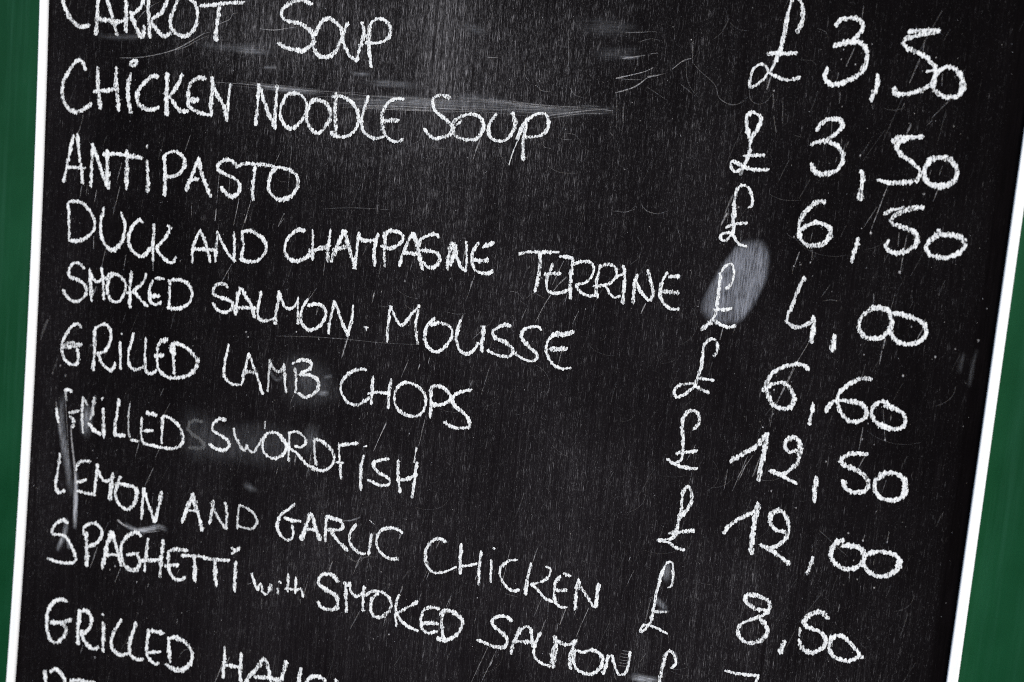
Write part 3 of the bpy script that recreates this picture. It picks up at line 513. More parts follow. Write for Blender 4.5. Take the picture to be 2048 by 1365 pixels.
G 5|233 100 2535,1869 2471,1868 2398,1859|220 100 2532,1865 2450,1842 2390,1824 2372,1801 2396,1777 2455,1751 2507,1722 2543,1680 2544,1624 2513,1584 2461,1556 2370,1539 2359,1569
G 0|230 100 2550,1624 2558,1662 2591,1686 2633,1688 2667,1656 2686,1607 2680,1556 2646,1542 2597,1545 2550,1577 2550,1624|115 100 2506,1662 2556,1675
W price 3,50 CHICKEN NOODLE SOUP
G POUND|205 100 1643,1264 1621,1332 1620,1382 1647,1401|191 100 1647,1401 1682,1383 1693,1351 1681,1310 1656,1268 1651,1221 1652,1181 1635,1126|178 35 1636,1120 1618,1065|163 100 1623,1166 1677,1173 1733,1179|164 100 1685,1097 1637,1106 1587,1129 1560,1130 1562,1107 1583,1078 1612,1091 1637,1110|176 100 1637,1110 1685,1097 1759,1103
G 3|212 100 1992,1329 2016,1373 2065,1394 2111,1389 2121,1360 2099,1326 2058,1291|226 100 1972,1252 2003,1268 2047,1277 2094,1261 2131,1231 2145,1186 2128,1139 2092,1115 2036,1102 2001,1116 1987,1151
G COMMA|235 100 2246,1133 2256,1098 2254,1052 2254,993
G 5|207 100 2526,1334 2465,1326 2416,1322 2384,1298|208 100 2454,1316 2408,1287 2411,1259 2446,1226 2500,1195 2539,1153 2529,1114 2481,1097 2420,1089 2376,1088 2334,1098
G 0|242 100 2576,1223 2559,1168 2564,1123 2605,1095 2654,1093 2700,1116 2715,1161 2701,1205 2661,1233 2612,1233 2577,1220
W price 6,50 ANTIPASTO
G POUND|150 100 1682,895 1698,900 1692,956 1666,1001 1628,1008 1608,976 1601,915|219 100 1601,915 1606,847 1613,787 1610,746|150 100 1573,776 1618,798 1681,811|149 100 1610,746 1576,746 1550,733 1553,706 1581,706 1608,739 1650,696 1693,683
G 6|227 100 2076,957 2046,960 2005,925 1971,875 1958,820 1967,768 2001,731 2048,724 2098,741 2127,784 2121,823 2079,845 2034,844 1997,824 1970,801
G COMMA|248 100 2271,782 2268,755|183 100 2268,755 2260,711 2254,658
G 5|167 100 2389,926 2425,950 2479,965|219 100 2571,976 2511,961 2458,934 2424,904 2433,879 2485,865 2537,850 2564,821 2559,775 2519,745 2465,729 2422,741 2416,767 2425,791
G 0|152 100 2661,869 2670,844|228 100 2661,843 2624,801 2614,767 2638,738 2700,731 2759,747 2799,793 2784,836 2746,848 2674,843
W price 4,00 DUCK AND CHAMPAGNE TERRINE
G POUND|137 100 1610,445 1635,472 1643,518 1639,558 1622,580 1590,560 1570,523|179 100 1570,523 1571,461 1571,393 1572,330 1566,288 1536,250|234 100 1549,252 1524,231 1502,208|164 100 1555,322 1610,328 1650,340|163 100 1562,264 1598,247 1648,236 1684,249
G 4|185 90 2020,549 1997,489 1974,399 1952,308c 1988,284 2034,288 2083,317|238 100 2093,346 2098,279 2099,211
G COMMA|223 100 2212,261 2212,226 2211,180
G 0|219 100 2381,434 2431,440 2471,425 2490,381 2486,327 2462,291 2413,273 2375,274 2339,302 2331,355 2353,397 2400,429 2451,429
G 0|218 100 2491,417 2541,413 2606,402 2653,375 2668,324 2645,288 2591,265 2541,268 2502,303 2487,341
W price 6,60 SMOKED SALMON MOUSSE
G POUND|151 100 1584,68 1598,98 1593,146 1566,163 1528,131 1523,81|179 100 1522,88 1524,11 1513,-46 1499,-111|152 100 1499,-111 1448,-164 1401,-189 1389,-155 1415,-116 1491,-98|164 100 1506,-114 1579,-139|164 100 1511,-64 1599,-66
G 6|228 100 2094,65 2071,85 2019,80 1955,53 1906,8 1889,-43 1898,-96 1931,-147 1974,-165 2026,-155 2043,-117 2029,-64 1985,-28 1938,-34 1900,-55 1870,-83
G COMMA|211 100 2145,-116 2144,-164|145 100 2144,-164 2139,-229
G 6|223 100 2427,55 2382,54 2322,18 2277,-35 2267,-77 2289,-135 2333,-176 2379,-181 2420,-150 2422,-109 2386,-80 2334,-76 2282,-79 2239,-102 2218,-146
G 0|231 100 2525,-63 2504,-51 2468,-68 2451,-111 2462,-150 2501,-178 2559,-188 2615,-173 2625,-132 2609,-101 2572,-83 2514,-75
W price 12,50 GRILLED LAMB CHOPS
G POUND|180 100 1519,-352 1543,-317 1542,-274 1515,-250 1480,-257 1456,-294 1453,-352 1466,-421 1472,-477 1468,-535 1448,-548|192 100 1436,-504 1485,-489 1547,-472|192 100 1394,-543 1428,-562 1487,-574 1557,-570
G 1|228 100 1742,-497 1796,-453 1871,-392 1924,-314c 1921,-377 1914,-462 1903,-576
G 2|213 100 2087,-382 2055,-398 2029,-378 2028,-340 2065,-312 2095,-329 2108,-382 2101,-446 2066,-493 2017,-529 1961,-517|185 100 1974,-512 2031,-534 2108,-562
G COMMA|210 100 2209,-511 2210,-580 2215,-645
G 5|220 100 2457,-344 2393,-350 2343,-372 2327,-402 2350,-422 2403,-434 2458,-462 2482,-506 2462,-544 2412,-558 2371,-545 2350,-508
G 0|229 100 2601,-422 2552,-436 2515,-480 2515,-528 2555,-565 2619,-567 2663,-536 2670,-488 2648,-437 2601,-422
W price 12,00 GRILLED SWORDFISH
G POUND|179 100 1487,-934 1494,-861 1499,-780 1502,-708 1523,-676 1550,-721 1548,-772 1522,-827 1501,-859|180 100 1493,-919 1475,-980 1391,-1013|192 100 1451,-959 1513,-940 1582,-920|192 100 1391,-1013 1449,-1014 1488,-1035 1539,-1040
G 1|201 100 1750,-904 1779,-852 1842,-798 1903,-756|241 100 1918,-707 1915,-771 1908,-857 1913,-991
G 2|227 100 2080,-836 2032,-835 1994,-799 1998,-749 2033,-723 2069,-744 2096,-795 2096,-858 2061,-907 2010,-941 1962,-936|211 100 1961,-932 2019,-957 2069,-976 2124,-1011
G COMMA|183 100 2244,-949 2236,-993 2225,-1046
G 0|246 100 2389,-832 2360,-837 2337,-890 2347,-944 2397,-976 2456,-972 2497,-939 2506,-893 2487,-858 2447,-847 2389,-859
G 0|231 100 2517,-884 2547,-864 2590,-851 2648,-855 2687,-879 2683,-927 2637,-971 2588,-989 2540,-969 2506,-927 2508,-892
W price 8,60 LEMON AND GARLIC CHICKEN
G POUND|125 100 1474,-1272 1494,-1257 1496,-1206 1490,-1149 1480,-1123 1452,-1134 1432,-1189|166 100 1432,-1189 1419,-1265 1411,-1325 1406,-1415 1397,-1498|166 80 1396,-1424 1436,-1423 1479,-1414|153 100 1394,-1506 1352,-1522 1345,-1564 1372,-1537 1384,-1512|151 100 1383,-1508 1439,-1518 1500,-1539
G 8|213 100 2024,-1291 1969,-1295 1917,-1266 1910,-1239 1940,-1220 1995,-1222 2040,-1241 2047,-1283 2020,-1320 1975,-1348 1923,-1380 1891,-1416 1894,-1459 1929,-1491 1978,-1490 2029,-1458 2053,-1410 2033,-1371 2002,-1342
G COMMA|237 100 2151,-1443 2141,-1477 2133,-1511
G 6|222 100 2363,-1270 2319,-1239 2260,-1274 2237,-1321 2261,-1338 2315,-1347 2359,-1373 2364,-1415 2335,-1456 2291,-1479 2241,-1456 2227,-1423|157 70 2222,-1353 2224,-1395
G 0|230 100 2562,-1445 2507,-1391 2463,-1357 2423,-1351 2393,-1380 2388,-1424 2410,-1468 2451,-1480 2491,-1482 2534,-1455 2551,-1430
W price SPAGHETTI WITH SMOKED SALMON
G POUND|151 100 1543,-1733 1565,-1698 1549,-1650 1525,-1635 1505,-1652|179 100 1505,-1652 1497,-1713 1489,-1775 1489,-1872
G 7|147 100 1845,-1680 1902,-1682|159 100 1902,-1682 2033,-1667c 2023,-1705 2010,-1766"""
for ln in LET.split("\n"):
    if ln[0] == 'W':
        t = ln[2:]
        if t.startswith('price'):
            v = t.split(None, 2); num = v[1] if v[1][0].isdigit() else None
            word = empty("chalk_price", board)
            word["label"] = ("price £ " + num + " in white chalk") if num else "price cut off at the bottom edge, in white chalk"
        elif t.startswith('rubbed'):
            word = empty("chalk_word", board); word["label"] = "rubbed out ghost of a chalk letter S"
        else:
            word = empty("chalk_word", board); word["label"] = "the word " + t + " in white chalk"
    else:
        g, *ss = ln[2:].split('|')
        V = []; F = []; A = []
        for s in ss:
            W, a, P = parse(s)
            for run in smooth_path(P):
                serial += 1
                ph = rnd.uniform(0, 6)
                ribbon(V, F, A, run, W * 1.5, a, .16 + (serial % 13) * .022,
                       taper=lambda f, ph=ph: 1 + .10 * math.sin(ph + f * 9))
        nm = KIND.get(g) or ('chalk_digit' if g.isdigit() else 'chalk_letter')
        mesh(nm, V, F, M['chalk'], word, A, smooth=True)

# ------------------------------------------------------------------ smears, scratches, chalk specks
MK = """O 0 34 1721,727 1776,722 1824,659 1828,538 1799,439 1754,332 1693,261 1592,246 1504,281 1483,355 1535,499 1614,651 1663,707
L 51 45 -2449,1479 -2314,1488 -2173,1513 -2053,1546 -1935,1598 -1838,1657 -1788,1669
L 51 45 -2108,1528 -2016,1560 -1927,1607 -1838,1655 -1813,1685
L 51 35 -2062,1542 -1961,1570 -1881,1613 -1792,1651
L 53 35 -2326,1729 -2286,1774 -2223,1819 -2177,1840
L 51 45 -1724,1723 -1645,1757 -1630,1788 -1594,1797
L 36 30 -2709,1099 -2729,1024 -2750,958
L 37 20 -2856,1832 -2896,1686
L 45 30 -2764,1483 -2767,1451
R 416 13 -1613,1572 -1487,1570 -1336,1566
R 415 7 -1889,1597 -1650,1585 -1296,1617
R 352 8 -2663,1612 -2448,1610 -2210,1629
R 199 20 -1373,1477 -1294,1481
L 66 50 -1427,1708 -1329,1704 -1234,1719 -1161,1732
L 40 30 -808,1544 -847,1409 -868,1355
R 325 28 -1417,1361 -1186,1350 -970,1348
R 717 17 -882,1325 -670,1308 -423,1324 -102,1333 171,1336
L 47 40 -750,1270 -419,1278 -257,1287
L 47 40 -710,1289 -462,1296 -299,1302
L 48 35 -1724,1366 -1453,1366 -1187,1355 -927,1356 -674,1361
L 39 25 -885,1354 -590,1346 -264,1355
R 239 15 -768,1473 -651,1472
R 390 12 -681,1429 -335,1424
R 456 8 -82,1789 -18,1770 62,1752
R 574 12 -134,1342 118,1336 349,1337 576,1330 721,1354 903,1355
R 450 9 -162,1376 36,1378 269,1367
L 86 40 496,1308 576,1322 686,1343 794,1359 867,1358
L 43 35 497,1290 578,1308 687,1329 868,1346
L 44 25 -435,1279 -193,1287 121,1301 353,1295 497,1294
L 37 25 42,1317 274,1325 485,1342
L 57 70 869,1537 953,1559 1029,1582 1073,1605
L 64 60 874,1457 961,1487 1008,1516 1047,1549 1109,1566
L 57 50 894,1646 943,1655 1020,1670
L 50 50 1047,1678 1089,1686
L 29 30 978,1657 979,1617 966,1575
L 43 30 877,1536 970,1534 1013,1538
L 30 22 210,1106 231,1058 282,1012
L 29 22 517,1023 595,994 699,997
L 29 25 466,1154 491,1128 529,1123
L 30 25 403,1474 436,1444 497,1441
L 29 25 598,1478 639,1432 707,1415
L 29 20 587,1216 662,1210 703,1171
L 29 30 591,1177 643,1181
L 106 50 93,1148 72,1082 67,1060
L 38 50 67,1060 58,1023
L 29 20 868,1281 865,1239 897,1213
L 31 20 -278,1158 -297,1105 -360,1075
L 31 20 -223,1089 -181,1070 -125,1074
L 37 40 323,1596 330,1526 364,1486
L 53 40 91,1609 153,1615
L 28 15 1086,861 1119,823 1176,814
L 28 15 926,805 1012,809 1065,859
L 60 40 144,954 150,965
L 28 25 1254,1644 1266,1565 1297,1506 1337,1464
L 27 25 1289,1646 1335,1602 1425,1533 1453,1468 1511,1435 1558,1438 1608,1478
L 56 60 1182,1604 1233,1649 1279,1667
L 50 50 1046,1556 1109,1569
L 35 40 1112,1569 1143,1578
L 43 35 924,1401 936,1285
L 35 35 1279,1759 1289,1646
L 36 30 882,1454 902,1262
L 37 30 565,1788 590,1513
L 28 20 1053,1498 1165,1437
L 28 25 977,1739 1038,1760 1095,1754
L 43 30 893,1786 1069,1800
R 858 5 599,1817 782,1811 955,1805
R 643 6 732,1665 869,1672 976,1684
R 171 30 879,1651 943,1652 985,1661
L 28 20 1240,1523 1322,1467
L 56 50 1262,1260 1271,1240
D 70 80 1268,1766
D 72 80 873,1537
R 542 28 -2757,-772 -2762,-945 -2718,-1153 -2676,-1320 -2643,-1444
L 164 40 -2811,-832 -2783,-948 -2754,-1081
L 180 60 -2678,-975 -2667,-1068 -2628,-1268 -2612,-1439 -2608,-1612
R 324 95 -2617,-1284 -2611,-1439 -2607,-1664
L 54 40 -2743,-753 -2716,-938 -2685,-1191
L 52 30 -1963,-617 -1988,-674
L 43 20 -1908,-708 -1985,-852
L 52 35 -1956,-990 -1993,-1080
L 61 35 -2003,-1148 -2062,-1285
L 61 35 -2123,-983 -2149,-1096
L 175 85 -2261,-1550 -2221,-1572 -2181,-1582
R 344 60 -2202,-1569 -2120,-1593 -2032,-1577 -1936,-1538 -1877,-1548
L 52 50 -2021,-1592 -1924,-1565
R 862 34 -2559,-829 -2558,-1008
R 233 40 -2494,-743 -2509,-821 -2528,-909
P 0 7 -1769,-778 -1608,-771 -1420,-905 -1498,-991 -1733,-1004
R 496 10 -1299,-1147 -1251,-1171
R 363 45 -2673,-1620 -2687,-1728 -2738,-1843
R 271 40 -2660,-1740 -2645,-1816
L 71 40 -2411,-1764 -2436,-1847 -2462,-1922
L 71 35 -2216,-1874 -2254,-1977
L 51 40 -1757,-1793 -1774,-1831
L 51 30 -1747,-2132 -1749,-2167
L 100 40 -1359,-2296 -1430,-2494
L 67 30 -1331,-2299 -1379,-2411
L 87 50 -1987,-1937 -1993,-1959
D 122 60 -2081,-1944
D 160 60 -2381,-2534
D 102 50 -1716,-2083
L 43 25 -1599,-2298 -1683,-2333 -1718,-2392
L 54 30 -2484,-2472 -2501,-2529
D 124 50 -2300,-1903
D 159 50 -2262,-1870
P 0 10 -1048,-321 -855,-310 -737,-466 -905,-546 -1032,-516
R 321 25 -831,-488 -771,-475
R 246 15 -1186,-395 -1137,-444 -1094,-422
R 240 15 -796,-381 -754,-367
L 47 40 -243,-197 -282,-309
L 62 60 -167,-213 -176,-249
L 80 70 -662,-129 -685,-210
L 48 60 -685,-210 -693,-249
L 55 50 -357,-597 -425,-787
L 46 30 -98,-512 -120,-631
L 38 30 178,-260 160,-323
L 49 35 -998,-504 -1023,-571
L 39 25 -1159,-169 -939,-145 -680,-127 -425,-118 -178,-97
L 41 30 -937,140 -958,83
L 40 40 -876,38 -890,-2
L 48 30 -686,-506 -686,-553
L 79 60 -488,-555 -488,-571
D 100 70 -1378,-171
D 100 60 -1360,-201
D 114 70 -1018,-126
D 97 70 -858,-152
D 93 50 -198,-643
P 0 7 -1463,-830 -1248,-757 -1066,-761 -884,-804 -1094,-967 -1453,-968
P 0 9 -899,-727 -821,-707 -820,-826 -889,-853
R 330 10 -1308,-1157 -1224,-1167
L 63 60 -356,-605 -394,-700
L 47 40 -394,-700 -425,-787
L 46 35 -103,-544 -129,-709
L 126 40 -467,-1486 -483,-1537
L 47 35 -451,-1455 -473,-1499
L 48 40 -646,-1524 -666,-1593
L 48 50 -681,-1418 -684,-1443
L 56 50 -852,-863 -863,-1001
L 81 50 -958,-896 -963,-961
L 49 40 -1078,-996 -1089,-1051
R 94 40 -616,-1262 -539,-1244 -481,-1214
L 93 40 -191,-1260 -208,-1306
L 31 20 -564,-1453 -491,-1495 -433,-1460 -357,-1445
L 39 30 -399,-1461 -408,-1551
L 45 30 -2728,1013 -2751,975
L 43 40 -1879,1029 -1913,920
L 53 40 -2389,812 -2419,680
L 53 50 -2393,658 -2419,533
L 45 30 -2424,533 -2434,467
L 54 40 -2694,640 -2704,557
L 54 50 -2573,618 -2587,534
L 51 40 -1649,800 -1653,619
L 76 70 -1654,579 -1657,504
L 51 50 -1492,664 -1520,489
L 67 50 -1430,561 -1439,513
L 42 40 -1406,657 -1426,577
L 41 40 -1221,973 -1255,894
L 50 40 -1168,593 -1201,512
L 54 50 -2578,313 -2573,231
L 54 35 -2478,241 -2504,106
L 53 35 -2314,225 -2327,117
L 59 40 -1514,245 -1583,118
L 51 40 -1533,188 -1534,140
L 41 30 -1145,1009 -1149,741
L 43 30 -1838,602 -1834,507
L 45 30 -2650,652 -2655,578
L 108 40 -2536,-13 -2553,-65
D 140 60 -2092,915
L 87 50 -2103,190 -2099,142
L 51 30 -1569,767 -1572,689
L 33 20 -1239,810 -1202,787 -1167,797
L 48 40 -857,326 -862,241
L 40 30 -578,462 -606,391
L 39 40 -477,367 -486,275
L 126 80 -507,174 -512,150
L 47 60 -503,189 -517,112
D 125 80 -312,272
D 94 60 -460,191
L 41 40 -903,159 -950,84
L 80 70 -657,-105 -673,-154
L 48 70 -673,-154 -687,-237
L 39 40 -272,389 -283,335
L 75 60 -1429,556 -1444,515
L 50 40 -1166,565 -1201,512
D 82 60 -1164,593
D 100 60 -1376,-170
D 100 60 -1358,-200
D 98 60 -1018,-124
D 97 60 -860,-150
L 40 40 -885,45 -890,-2
L 61 50 -109,-168 -112,-202
L 62 50 -171,-218 -173,-248
L 42 30 -1412,628 -1455,475
L 31 20 -454,104 -412,105 -391,149
L 31 20 -298,130 -246,106 -197,112
L 31 20 -885,653 -673,676 -439,686
L 45 35 135,358 97,214
L 91 60 121,320 113,282
L 59 60 620,311 575,226
L 44 60 575,226 534,126
L 88 50 693,406 660,366
L 44 60 666,381 620,311
L 44 30 725,570 717,537
L 51 50 710,314 701,263
L 44 50 788,222 758,147
L 64 80 1171,311 1151,253
L 44 30 471,199 447,130
L 44 50 669,496 616,354
L 91 60 82,115 71,69
L 45 30 249,77 155,-21
L 61 40 -14,327 -26,304
L 28 22 1087,855 1126,823 1184,814 1239,834
L 28 20 940,810 998,805 1054,827
L 30 25 361,288 408,283 442,254
L 29 25 465,257 508,291 579,270
L 37 30 242,-341 280,-164
L 28 20 1294,777 1324,697 1341,644
L 61 40 58,497 50,408
L 59 40 469,446 463,431
D 72 60 827,238
L 30 20 -18,118 46,115 93,124
L 73 40 710,-11 699,-93
L 66 60 681,-1191 659,-1286
L 37 40 515,-1223 475,-1498
L 65 60 889,-1521 863,-1621
L 36 50 852,-1612 850,-1666
L 50 60 1026,-1485 998,-1574
L 43 50 998,-1574 969,-1671
L 44 60 776,-1605 754,-1679
L 105 50 318,-1433 312,-1454
L 60 60 337,-1693 332,-1722
L 38 30 -1,-1460 -27,-1536
L 38 35 167,-1584 158,-1656
L 45 40 433,-1848 347,-2090
L 45 40 487,-1860 411,-2075
L 74 60 469,-1926 453,-1969
L 56 70 1238,-1140 1233,-1161
L 28 30 1391,-1677 1360,-1736
R 414 42 1326,-1834 1400,-1832 1473,-1823
R 138 40 1327,-1845 1437,-1831
L 35 60 1248,-1694 1299,-1688
L 35 60 1245,-1713 1296,-1708
L 35 60 1242,-1732 1295,-1727
L 35 50 1241,-1751 1294,-1746
L 35 50 1239,-1769 1292,-1763
L 35 40 1238,-1786 1287,-1780
L 35 40 1218,-1836 1229,-1871
L 55 30 1378,-1354 1390,-1344 1394,-1358
L 49 35 1382,-1361 1365,-1505
R 483 30 1453,-1141 1459,-1228
R 345 35 1414,-1354 1470,-1394
R 138 40 1428,-1417 1493,-1411
R 206 30 1555,-1641 1565,-1676
L 36 40 953,-1515 942,-1556
L 35 30 1267,-1214 1233,-1316
D 89 70 336,-1564
L 29 25 507,-1503 587,-1507
L 29 25 785,-1603 779,-1468
L 60 50 180,-1958 179,-1982
L 36 30 738,-1484 702,-1598
D 72 60 808,-1719
L 110 40 -467,-1491 -479,-1529
L 47 40 -479,-1529 -494,-1576
L 40 35 -645,-1529 -669,-1615
L 93 50 -157,-1590 -165,-1635
L 47 40 -429,-1801 -487,-1934
L 47 50 -252,-1804 -260,-1862
L 48 40 -848,-1813 -846,-1845
L 39 40 -246,-1587 -247,-1627
L 46 50 15,-1457 -4,-1516
D 108 80 -220,-1911
D 78 70 -307,-1528
L 49 35 -1127,-1861 -1124,-1906
L 40 40 -809,-1691 -828,-1793
L 46 40 63,-1261 43,-1311
L 45 40 167,-1584 142,-1659
L 31 20 -573,-1459 -526,-1490 -465,-1495 -417,-1453 -341,-1439
L 46 30 -26,-1599 -41,-1665
L 66 40 -1212,-1779 -1239,-1793
L 46 35 2153,1978 2152,1915
L 53 35 2135,1767 2102,1669
D 93 60 2078,1752
D 79 60 2073,1702
D 105 70 2147,1680
D 92 40 2105,1671
L 53 40 2067,1632 2065,1596
L 46 40 2088,1533 2091,1475
L 95 55 1720,1597 1706,1525
D 122 50 1743,1519
L 47 35 1741,1506 1755,1428
L 41 30 1759,1388 1770,1343 1782,1304
L 90 25 2464,1726 2443,1650
L 64 30 2443,1650 2428,1598
L 57 30 2583,1657 2587,1595
L 59 40 2255,1479 2263,1457
L 38 25 2564,1423 2540,1389
L 90 25 2462,1397 2445,1338
L 65 20 2416,1496 2405,1457
D 118 60 2229,1215
L 33 15 2274,1300 2234,1219
L 66 30 2126,1292 2126,1263
L 27 22 1613,1518 1626,1466 1665,1445 1710,1461 1738,1506
L 27 18 1460,1462 1504,1438 1558,1438 1609,1465
L 27 15 1933,1854 1980,1837 1994,1799
L 27 12 1861,1689 1927,1686 1949,1661
D 101 40 2670,1397
L 51 25 2474,1821 2475,1758
L 57 25 2646,1542 2604,1489 2557,1429
L 32 15 2421,1477 2374,1458 2317,1464
L 34 25 1796,1489 1810,1345
L 63 25 2644,1648 2650,1630
L 57 25 2685,1682 2675,1662
L 110 30 1590,954 1572,899 1553,829
L 137 60 1568,851 1544,787
L 41 40 1575,878 1576,804
L 45 45 2385,1070 2327,823
D 156 70 2330,820
L 51 35 2637,1085 2619,1010
L 46 30 2345,956 2292,846
L 51 30 2471,837 2476,766
L 51 40 2512,822 2503,645
D 167 75 2500,632
L 53 35 2044,702 2047,649
D 93 60 2042,634
L 60 50 1977,682 1962,613
D 107 60 1957,605
D 106 50 1989,616
D 104 40 2373,1020
D 115 35 2572,1043
D 109 50 1628,890
D 107 50 1940,760
L 53 30 2033,794 2029,747
L 66 20 2145,1265 2140,1225
L 53 30 2112,1197 2108,1170
L 53 20 2063,1389 2069,1311
L 53 20 2153,1252 2162,1285
L 27 15 1787,972 1856,951 1955,957
L 57 25 2589,1170 2586,1144
L 57 20 2641,1194 2632,1148
L 66 30 2022,559 2008,535
L 34 30 1655,771 1661,690
L 103 30 2463,1390 2447,1345
L 40 40 2081,202 2021,65
L 53 40 2021,65 1951,-144
L 64 60 2471,279 2467,225
L 51 40 2462,212 2459,138
D 117 50 2375,180
D 127 60 2584,97
L 62 50 1617,232 1608,162
L 39 30 2384,507 2391,455
L 40 30 1954,602 1955,565
D 93 50 1987,628
D 93 50 1994,617
D 91 30 2332,636
D 115 30 2593,356
D 101 40 2729,215
L 51 30 2654,388 2658,408
L 76 30 2654,362 2631,300
D 69 60 1467,328
D 94 50 1930,-71
L 26 15 2128,437 2166,448 2218,448
L 32 20 2491,519 2478,419
L 40 20 2157,527 2119,456
L 60 35 2025,59 1954,-143
L 47 25 1938,-174 1933,-278
D 107 50 1940,-202
L 45 35 2417,-204 2410,-327
D 116 50 2420,-268
L 45 30 2507,-96 2536,-253
D 115 50 2536,-255
L 47 35 1831,-455 1771,-662
L 54 50 1829,-497 1799,-597
L 47 40 1731,-548 1724,-663
L 81 35 1899,-451 1871,-564
L 47 30 1857,-450 1790,-581
D 118 60 2249,-418
D 120 60 1980,-626
D 80 60 1876,-256
D 94 60 1895,-284
D 127 70 2584,97
D 107 60 1931,-72
D 94 40 1934,6
L 65 30 2445,-356 2421,-421
L 51 20 2568,-464 2557,-534
L 41 30 1539,-438 1497,-537
D 92 60 2123,-696
L 34 20 1537,-580 1527,-682
D 69 50 1534,-453
D 102 30 2539,-643
L 64 25 2550,-117 2551,-150
D 116 60 2411,-785
D 141 65 2491,-811
D 115 55 2613,-796
D 103 50 2486,-1025
D 128 50 2579,-1054
L 45 35 2442,-992 2448,-1047
L 45 35 2414,-1179 2410,-1222
L 58 40 2496,-778 2491,-810
L 45 30 2616,-739 2615,-794
L 45 30 2560,-900 2561,-934
D 103 50 2456,-926
L 33 25 2235,-878 2235,-934
L 26 20 2259,-797 2309,-830 2368,-874 2425,-912
L 65 25 2403,-1279 2408,-1293
L 52 25 2426,-1493 2431,-1506
L 51 30 2447,-1588 2455,-1600
R 220 6 2867,249 2859,203 2856,151
R 219 6 2927,278 2916,218 2917,154 2912,87
D 146 30 2926,327
D 123 50 2730,216
D 122 25 2821,269
L 216 14 -2914,-282 -2943,-352 -2963,-421
D 214 20 -2852,-637
D 177 35 -2745,-640
D 178 25 -2791,-578
D 175 30 -2552,-408
L 178 8 -2818,-535 -2845,-622
L 37 22 -827,1318 -575,1324 -327,1326
L 29 30 -1000,1324 -664,1329 -338,1334
L 27 23 -378,1303 -153,1306 67,1311
L 24 26 -610,1296 -310,1302 -18,1307
L 35 25 -776,1278 -662,1278 -550,1282
L 41 19 -470,1321 -127,1325 204,1332
L 28 30 -351,1344 -224,1346 -100,1348
L 32 17 -534,1311 -351,1314 -172,1318
L 44 27 -564,1296 -223,1301 108,1308
L 46 29 -498,1284 -353,1286 -209,1288
L 36 15 -467,1286 -309,1291 -154,1292
L 40 18 -369,1347 -13,1354 333,1358
L 24 22 -781,1277 -470,1285 -166,1288
L 45 20 -463,1282 -274,1283 -88,1289
L 24 14 -771,1300 -645,1302 -521,1304
L 43 16 -550,1349 -405,1349 -263,1353
L 35 23 -336,1318 -136,1321 59,1325
L 34 18 -581,1275 -313,1279 -53,1285
L 36 21 -823,1268 -636,1273 -451,1275
L 37 22 -695,1348 -437,1354 -183,1356
L 31 24 -532,1298 -306,1300 -85,1305
L 47 15 -990,1289 -867,1292 -745,1294
L 30 18 -560,1322 -373,1325 -188,1328
L 24 22 -777,1286 -570,1289 -367,1293
L 29 14 -769,1283 -604,1286 -441,1289
L 31 27 -483,1327 -354,1329 -226,1331
L 37 23 276,1351 422,1351 567,1350
L 34 11 71,1367 230,1367 388,1367
L 27 22 250,1362 524,1352 788,1377
L 25 13 169,1351 438,1351 698,1361
L 32 15 245,1351 411,1351 575,1350
L 22 25 50,1365 343,1364 629,1363
L 42 24 288,1345 588,1348 876,1374
L 37 17 -42,1316 221,1316 477,1316
L 24 18 -11,1360 172,1360 353,1359
L 42 20 -13,1372 260,1372 529,1359
L 34 8 314,1312 594,1329 866,1354
L 37 18 220,1354 368,1354 514,1347
L 29 13 55,1332 352,1332 639,1345
L 30 11 282,1320 486,1320 685,1342
L 39 24 114,1364 386,1363 651,1365
L 35 23 249,1375 520,1359 781,1383
L 33 16 -1534,1381 -1266,1375 -1005,1364
L 33 19 -1498,1366 -1231,1361 -970,1350
L 33 13 -1596,1352 -1327,1347 -1063,1336
L 33 13 -1569,1376 -1300,1370 -1038,1359
L 32 14 -1397,1357 -1132,1352 -873,1341
L 33 17 -1523,1366 -1256,1360 -994,1349
L 32 22 -1446,1376 -1181,1370 -921,1359
L 33 18 -1552,1369 -1284,1364 -1022,1353"""
SV = []; SF = []; SA = []; k = 0; DV = []; DF = []; DA = []
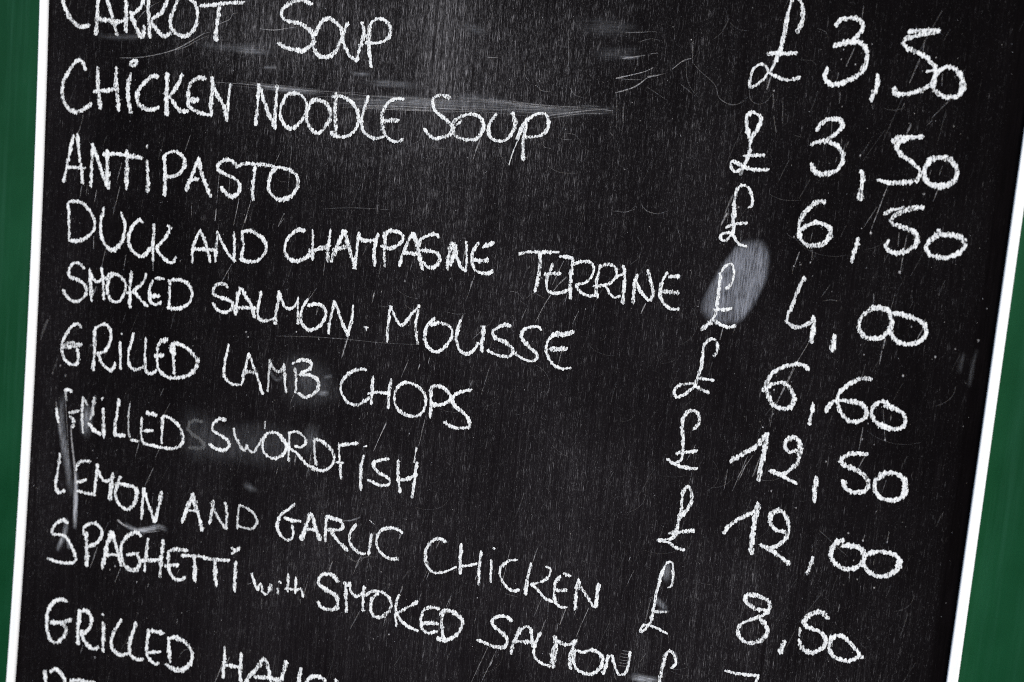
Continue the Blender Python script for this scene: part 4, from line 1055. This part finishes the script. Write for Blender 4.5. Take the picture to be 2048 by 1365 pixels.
for ln in MK.split("\n"):
    W, a, P = parse(ln[2:]); k += 1; h = .02 + (k % 17) * .006
    if ln[0] in 'PO':
        q = smooth_path([(x, z, False) for x, z, c in P] + [(P[0][0], P[0][1], False)], 2.0)[0][:-1]
        cx = sum(p[0] for p in q) / len(q); cz = sum(p[1] for p in q) / len(q)
        V = [(cx / 1000, -h / 1000, cz / 1000)]; A = [(0, a, .2 if ln[0] == 'O' else .5)]; F = []
        rings = ((.4, .0), (.7, .08), (.88, .35), (1.0, .8), (1.06, 1.0)) if ln[0] == 'O' else ((.4, .3), (.8, .5), (1.1, .68), (1.35, .85), (1.6, 1.0)); n = len(q)
        for r, d in rings:
            for p in q:
                V.append(((cx + (p[0] - cx) * r) / 1000, -h / 1000, (cz + (p[1] - cz) * r) / 1000)); A.append((d, a, .2 if ln[0] == 'O' else .5))
        for i in range(n): F.append((0, 1 + (i + 1) % n, 1 + i))
        for j in range(len(rings) - 1):
            for i in range(n):
                b = 1 + j * n; F.append((b + i, b + (i + 1) % n, b + n + (i + 1) % n, b + n + i))
        mesh("chalk_smudge", V, F, M['smear'], board, A)
    elif ln[0] == 'R':
        V = []; F = []; A = []
        for run in smooth_path(P, 2.0):
            ribbon(V, F, A, run, W * 1.5, min(1, a * 1.15), h, 0, jit=.1, capk=.9, fade=.38)
        if abs(P[-1][0] - P[0][0]) > 1.5 * abs(P[-1][1] - P[0][1]): A = [(d, p, 1.0) for d, p, _ in A]
        else: A = [(d, p, .5) for d, p, _ in A]
        mesh("chalk_smudge", V, F, M['smear'], board, A)
    elif ln[0] == 'L':
        for run in smooth_path(P, 1.5):
            ribbon(SV, SF, SA, run, max(W * 1.0, .34), a * .72, .10 + (k % 11) * .004, 0, jit=.3,
                   taper=lambda f: .45 + .75 * math.sin(math.pi * min(1, f * .9 + .12)))
    else:
        x, z, _ = P[0]; r = W / 2 * 1.2; b = len(DV); n = 7
        DV.append((x / 1000, -.00022, z / 1000)); DA.append((0, a, 1))
        for i in range(n):
            t = i * 2 * math.pi / n; rr = r * rnd.uniform(.7, 1.15)
            DV.append(((x + math.cos(t) * rr * .85) / 1000, -.00012, (z + math.sin(t) * rr * 1.15) / 1000)); DA.append((.95, a, 1))
            DF.append((b, b + 1 + i, b + 1 + (i + 1) % n))
# a great many faint hairline drips and specks nobody could count
for i in range(260):
    x = rnd.uniform(-297, 297); z = rnd.uniform(-300, 200)
    L = rnd.uniform(3, 16) * (1 if rnd.random() < .85 else 2); ang = math.radians(rnd.gauss(72, 6)); 
    x2 = x + math.cos(ang) * L; z2 = z + math.sin(ang) * L
    if abs(x2) > 297: continue
    ribbon(SV, SF, SA, smooth_path([(x, z, False), ((x + x2) / 2 + rnd.uniform(-.3, .3), (z + z2) / 2, False), (x2, z2, False)], 2)[0],
           rnd.uniform(.35, .7), rnd.uniform(.015, .07), .08 + (i % 29) * .001, 0, jit=.4)
for i in range(70):                          # hair-thin arcs left by wiping
    x = rnd.uniform(-100, 270); z = rnd.uniform(-270, 190); r = rnd.uniform(6, 26); a0 = rnd.uniform(3.4, 6.0); da = rnd.uniform(.5, 1.6)
    P = [(x + r * math.cos(a0 + da * j / 5), z + r * .7 * math.sin(a0 + da * j / 5), False) for j in range(6)]
    if max(abs(p[0]) for p in P) > 296: continue
    ribbon(SV, SF, SA, smooth_path(P, 1.5)[0], .36, rnd.uniform(.03, .09), .075 + i * .0004, 0, jit=.2)
for i in range(900):
    x = rnd.uniform(-297, 297); z = rnd.uniform(-300, 200); r = rnd.uniform(.12, .34); b = len(DV); a = rnd.uniform(.15, .6)
    DV.append((x / 1000, -.0001, z / 1000)); DA.append((0, a, 1))
    for j in range(5):
        t = j * 2 * math.pi / 5 + x
        DV.append(((x + math.cos(t) * r) / 1000, -.00006, (z + math.sin(t) * r * 1.5) / 1000)); DA.append((.9, a, 1))
        DF.append((b, b + 1 + j, b + 1 + (j + 1) % 5))
tag(mesh("scratch_marks", SV, SF, M['scratch'], board, SA), kind="stuff")
tag(mesh("chalk_specks", DV, DF, M['scratch'], board, DA), kind="stuff")
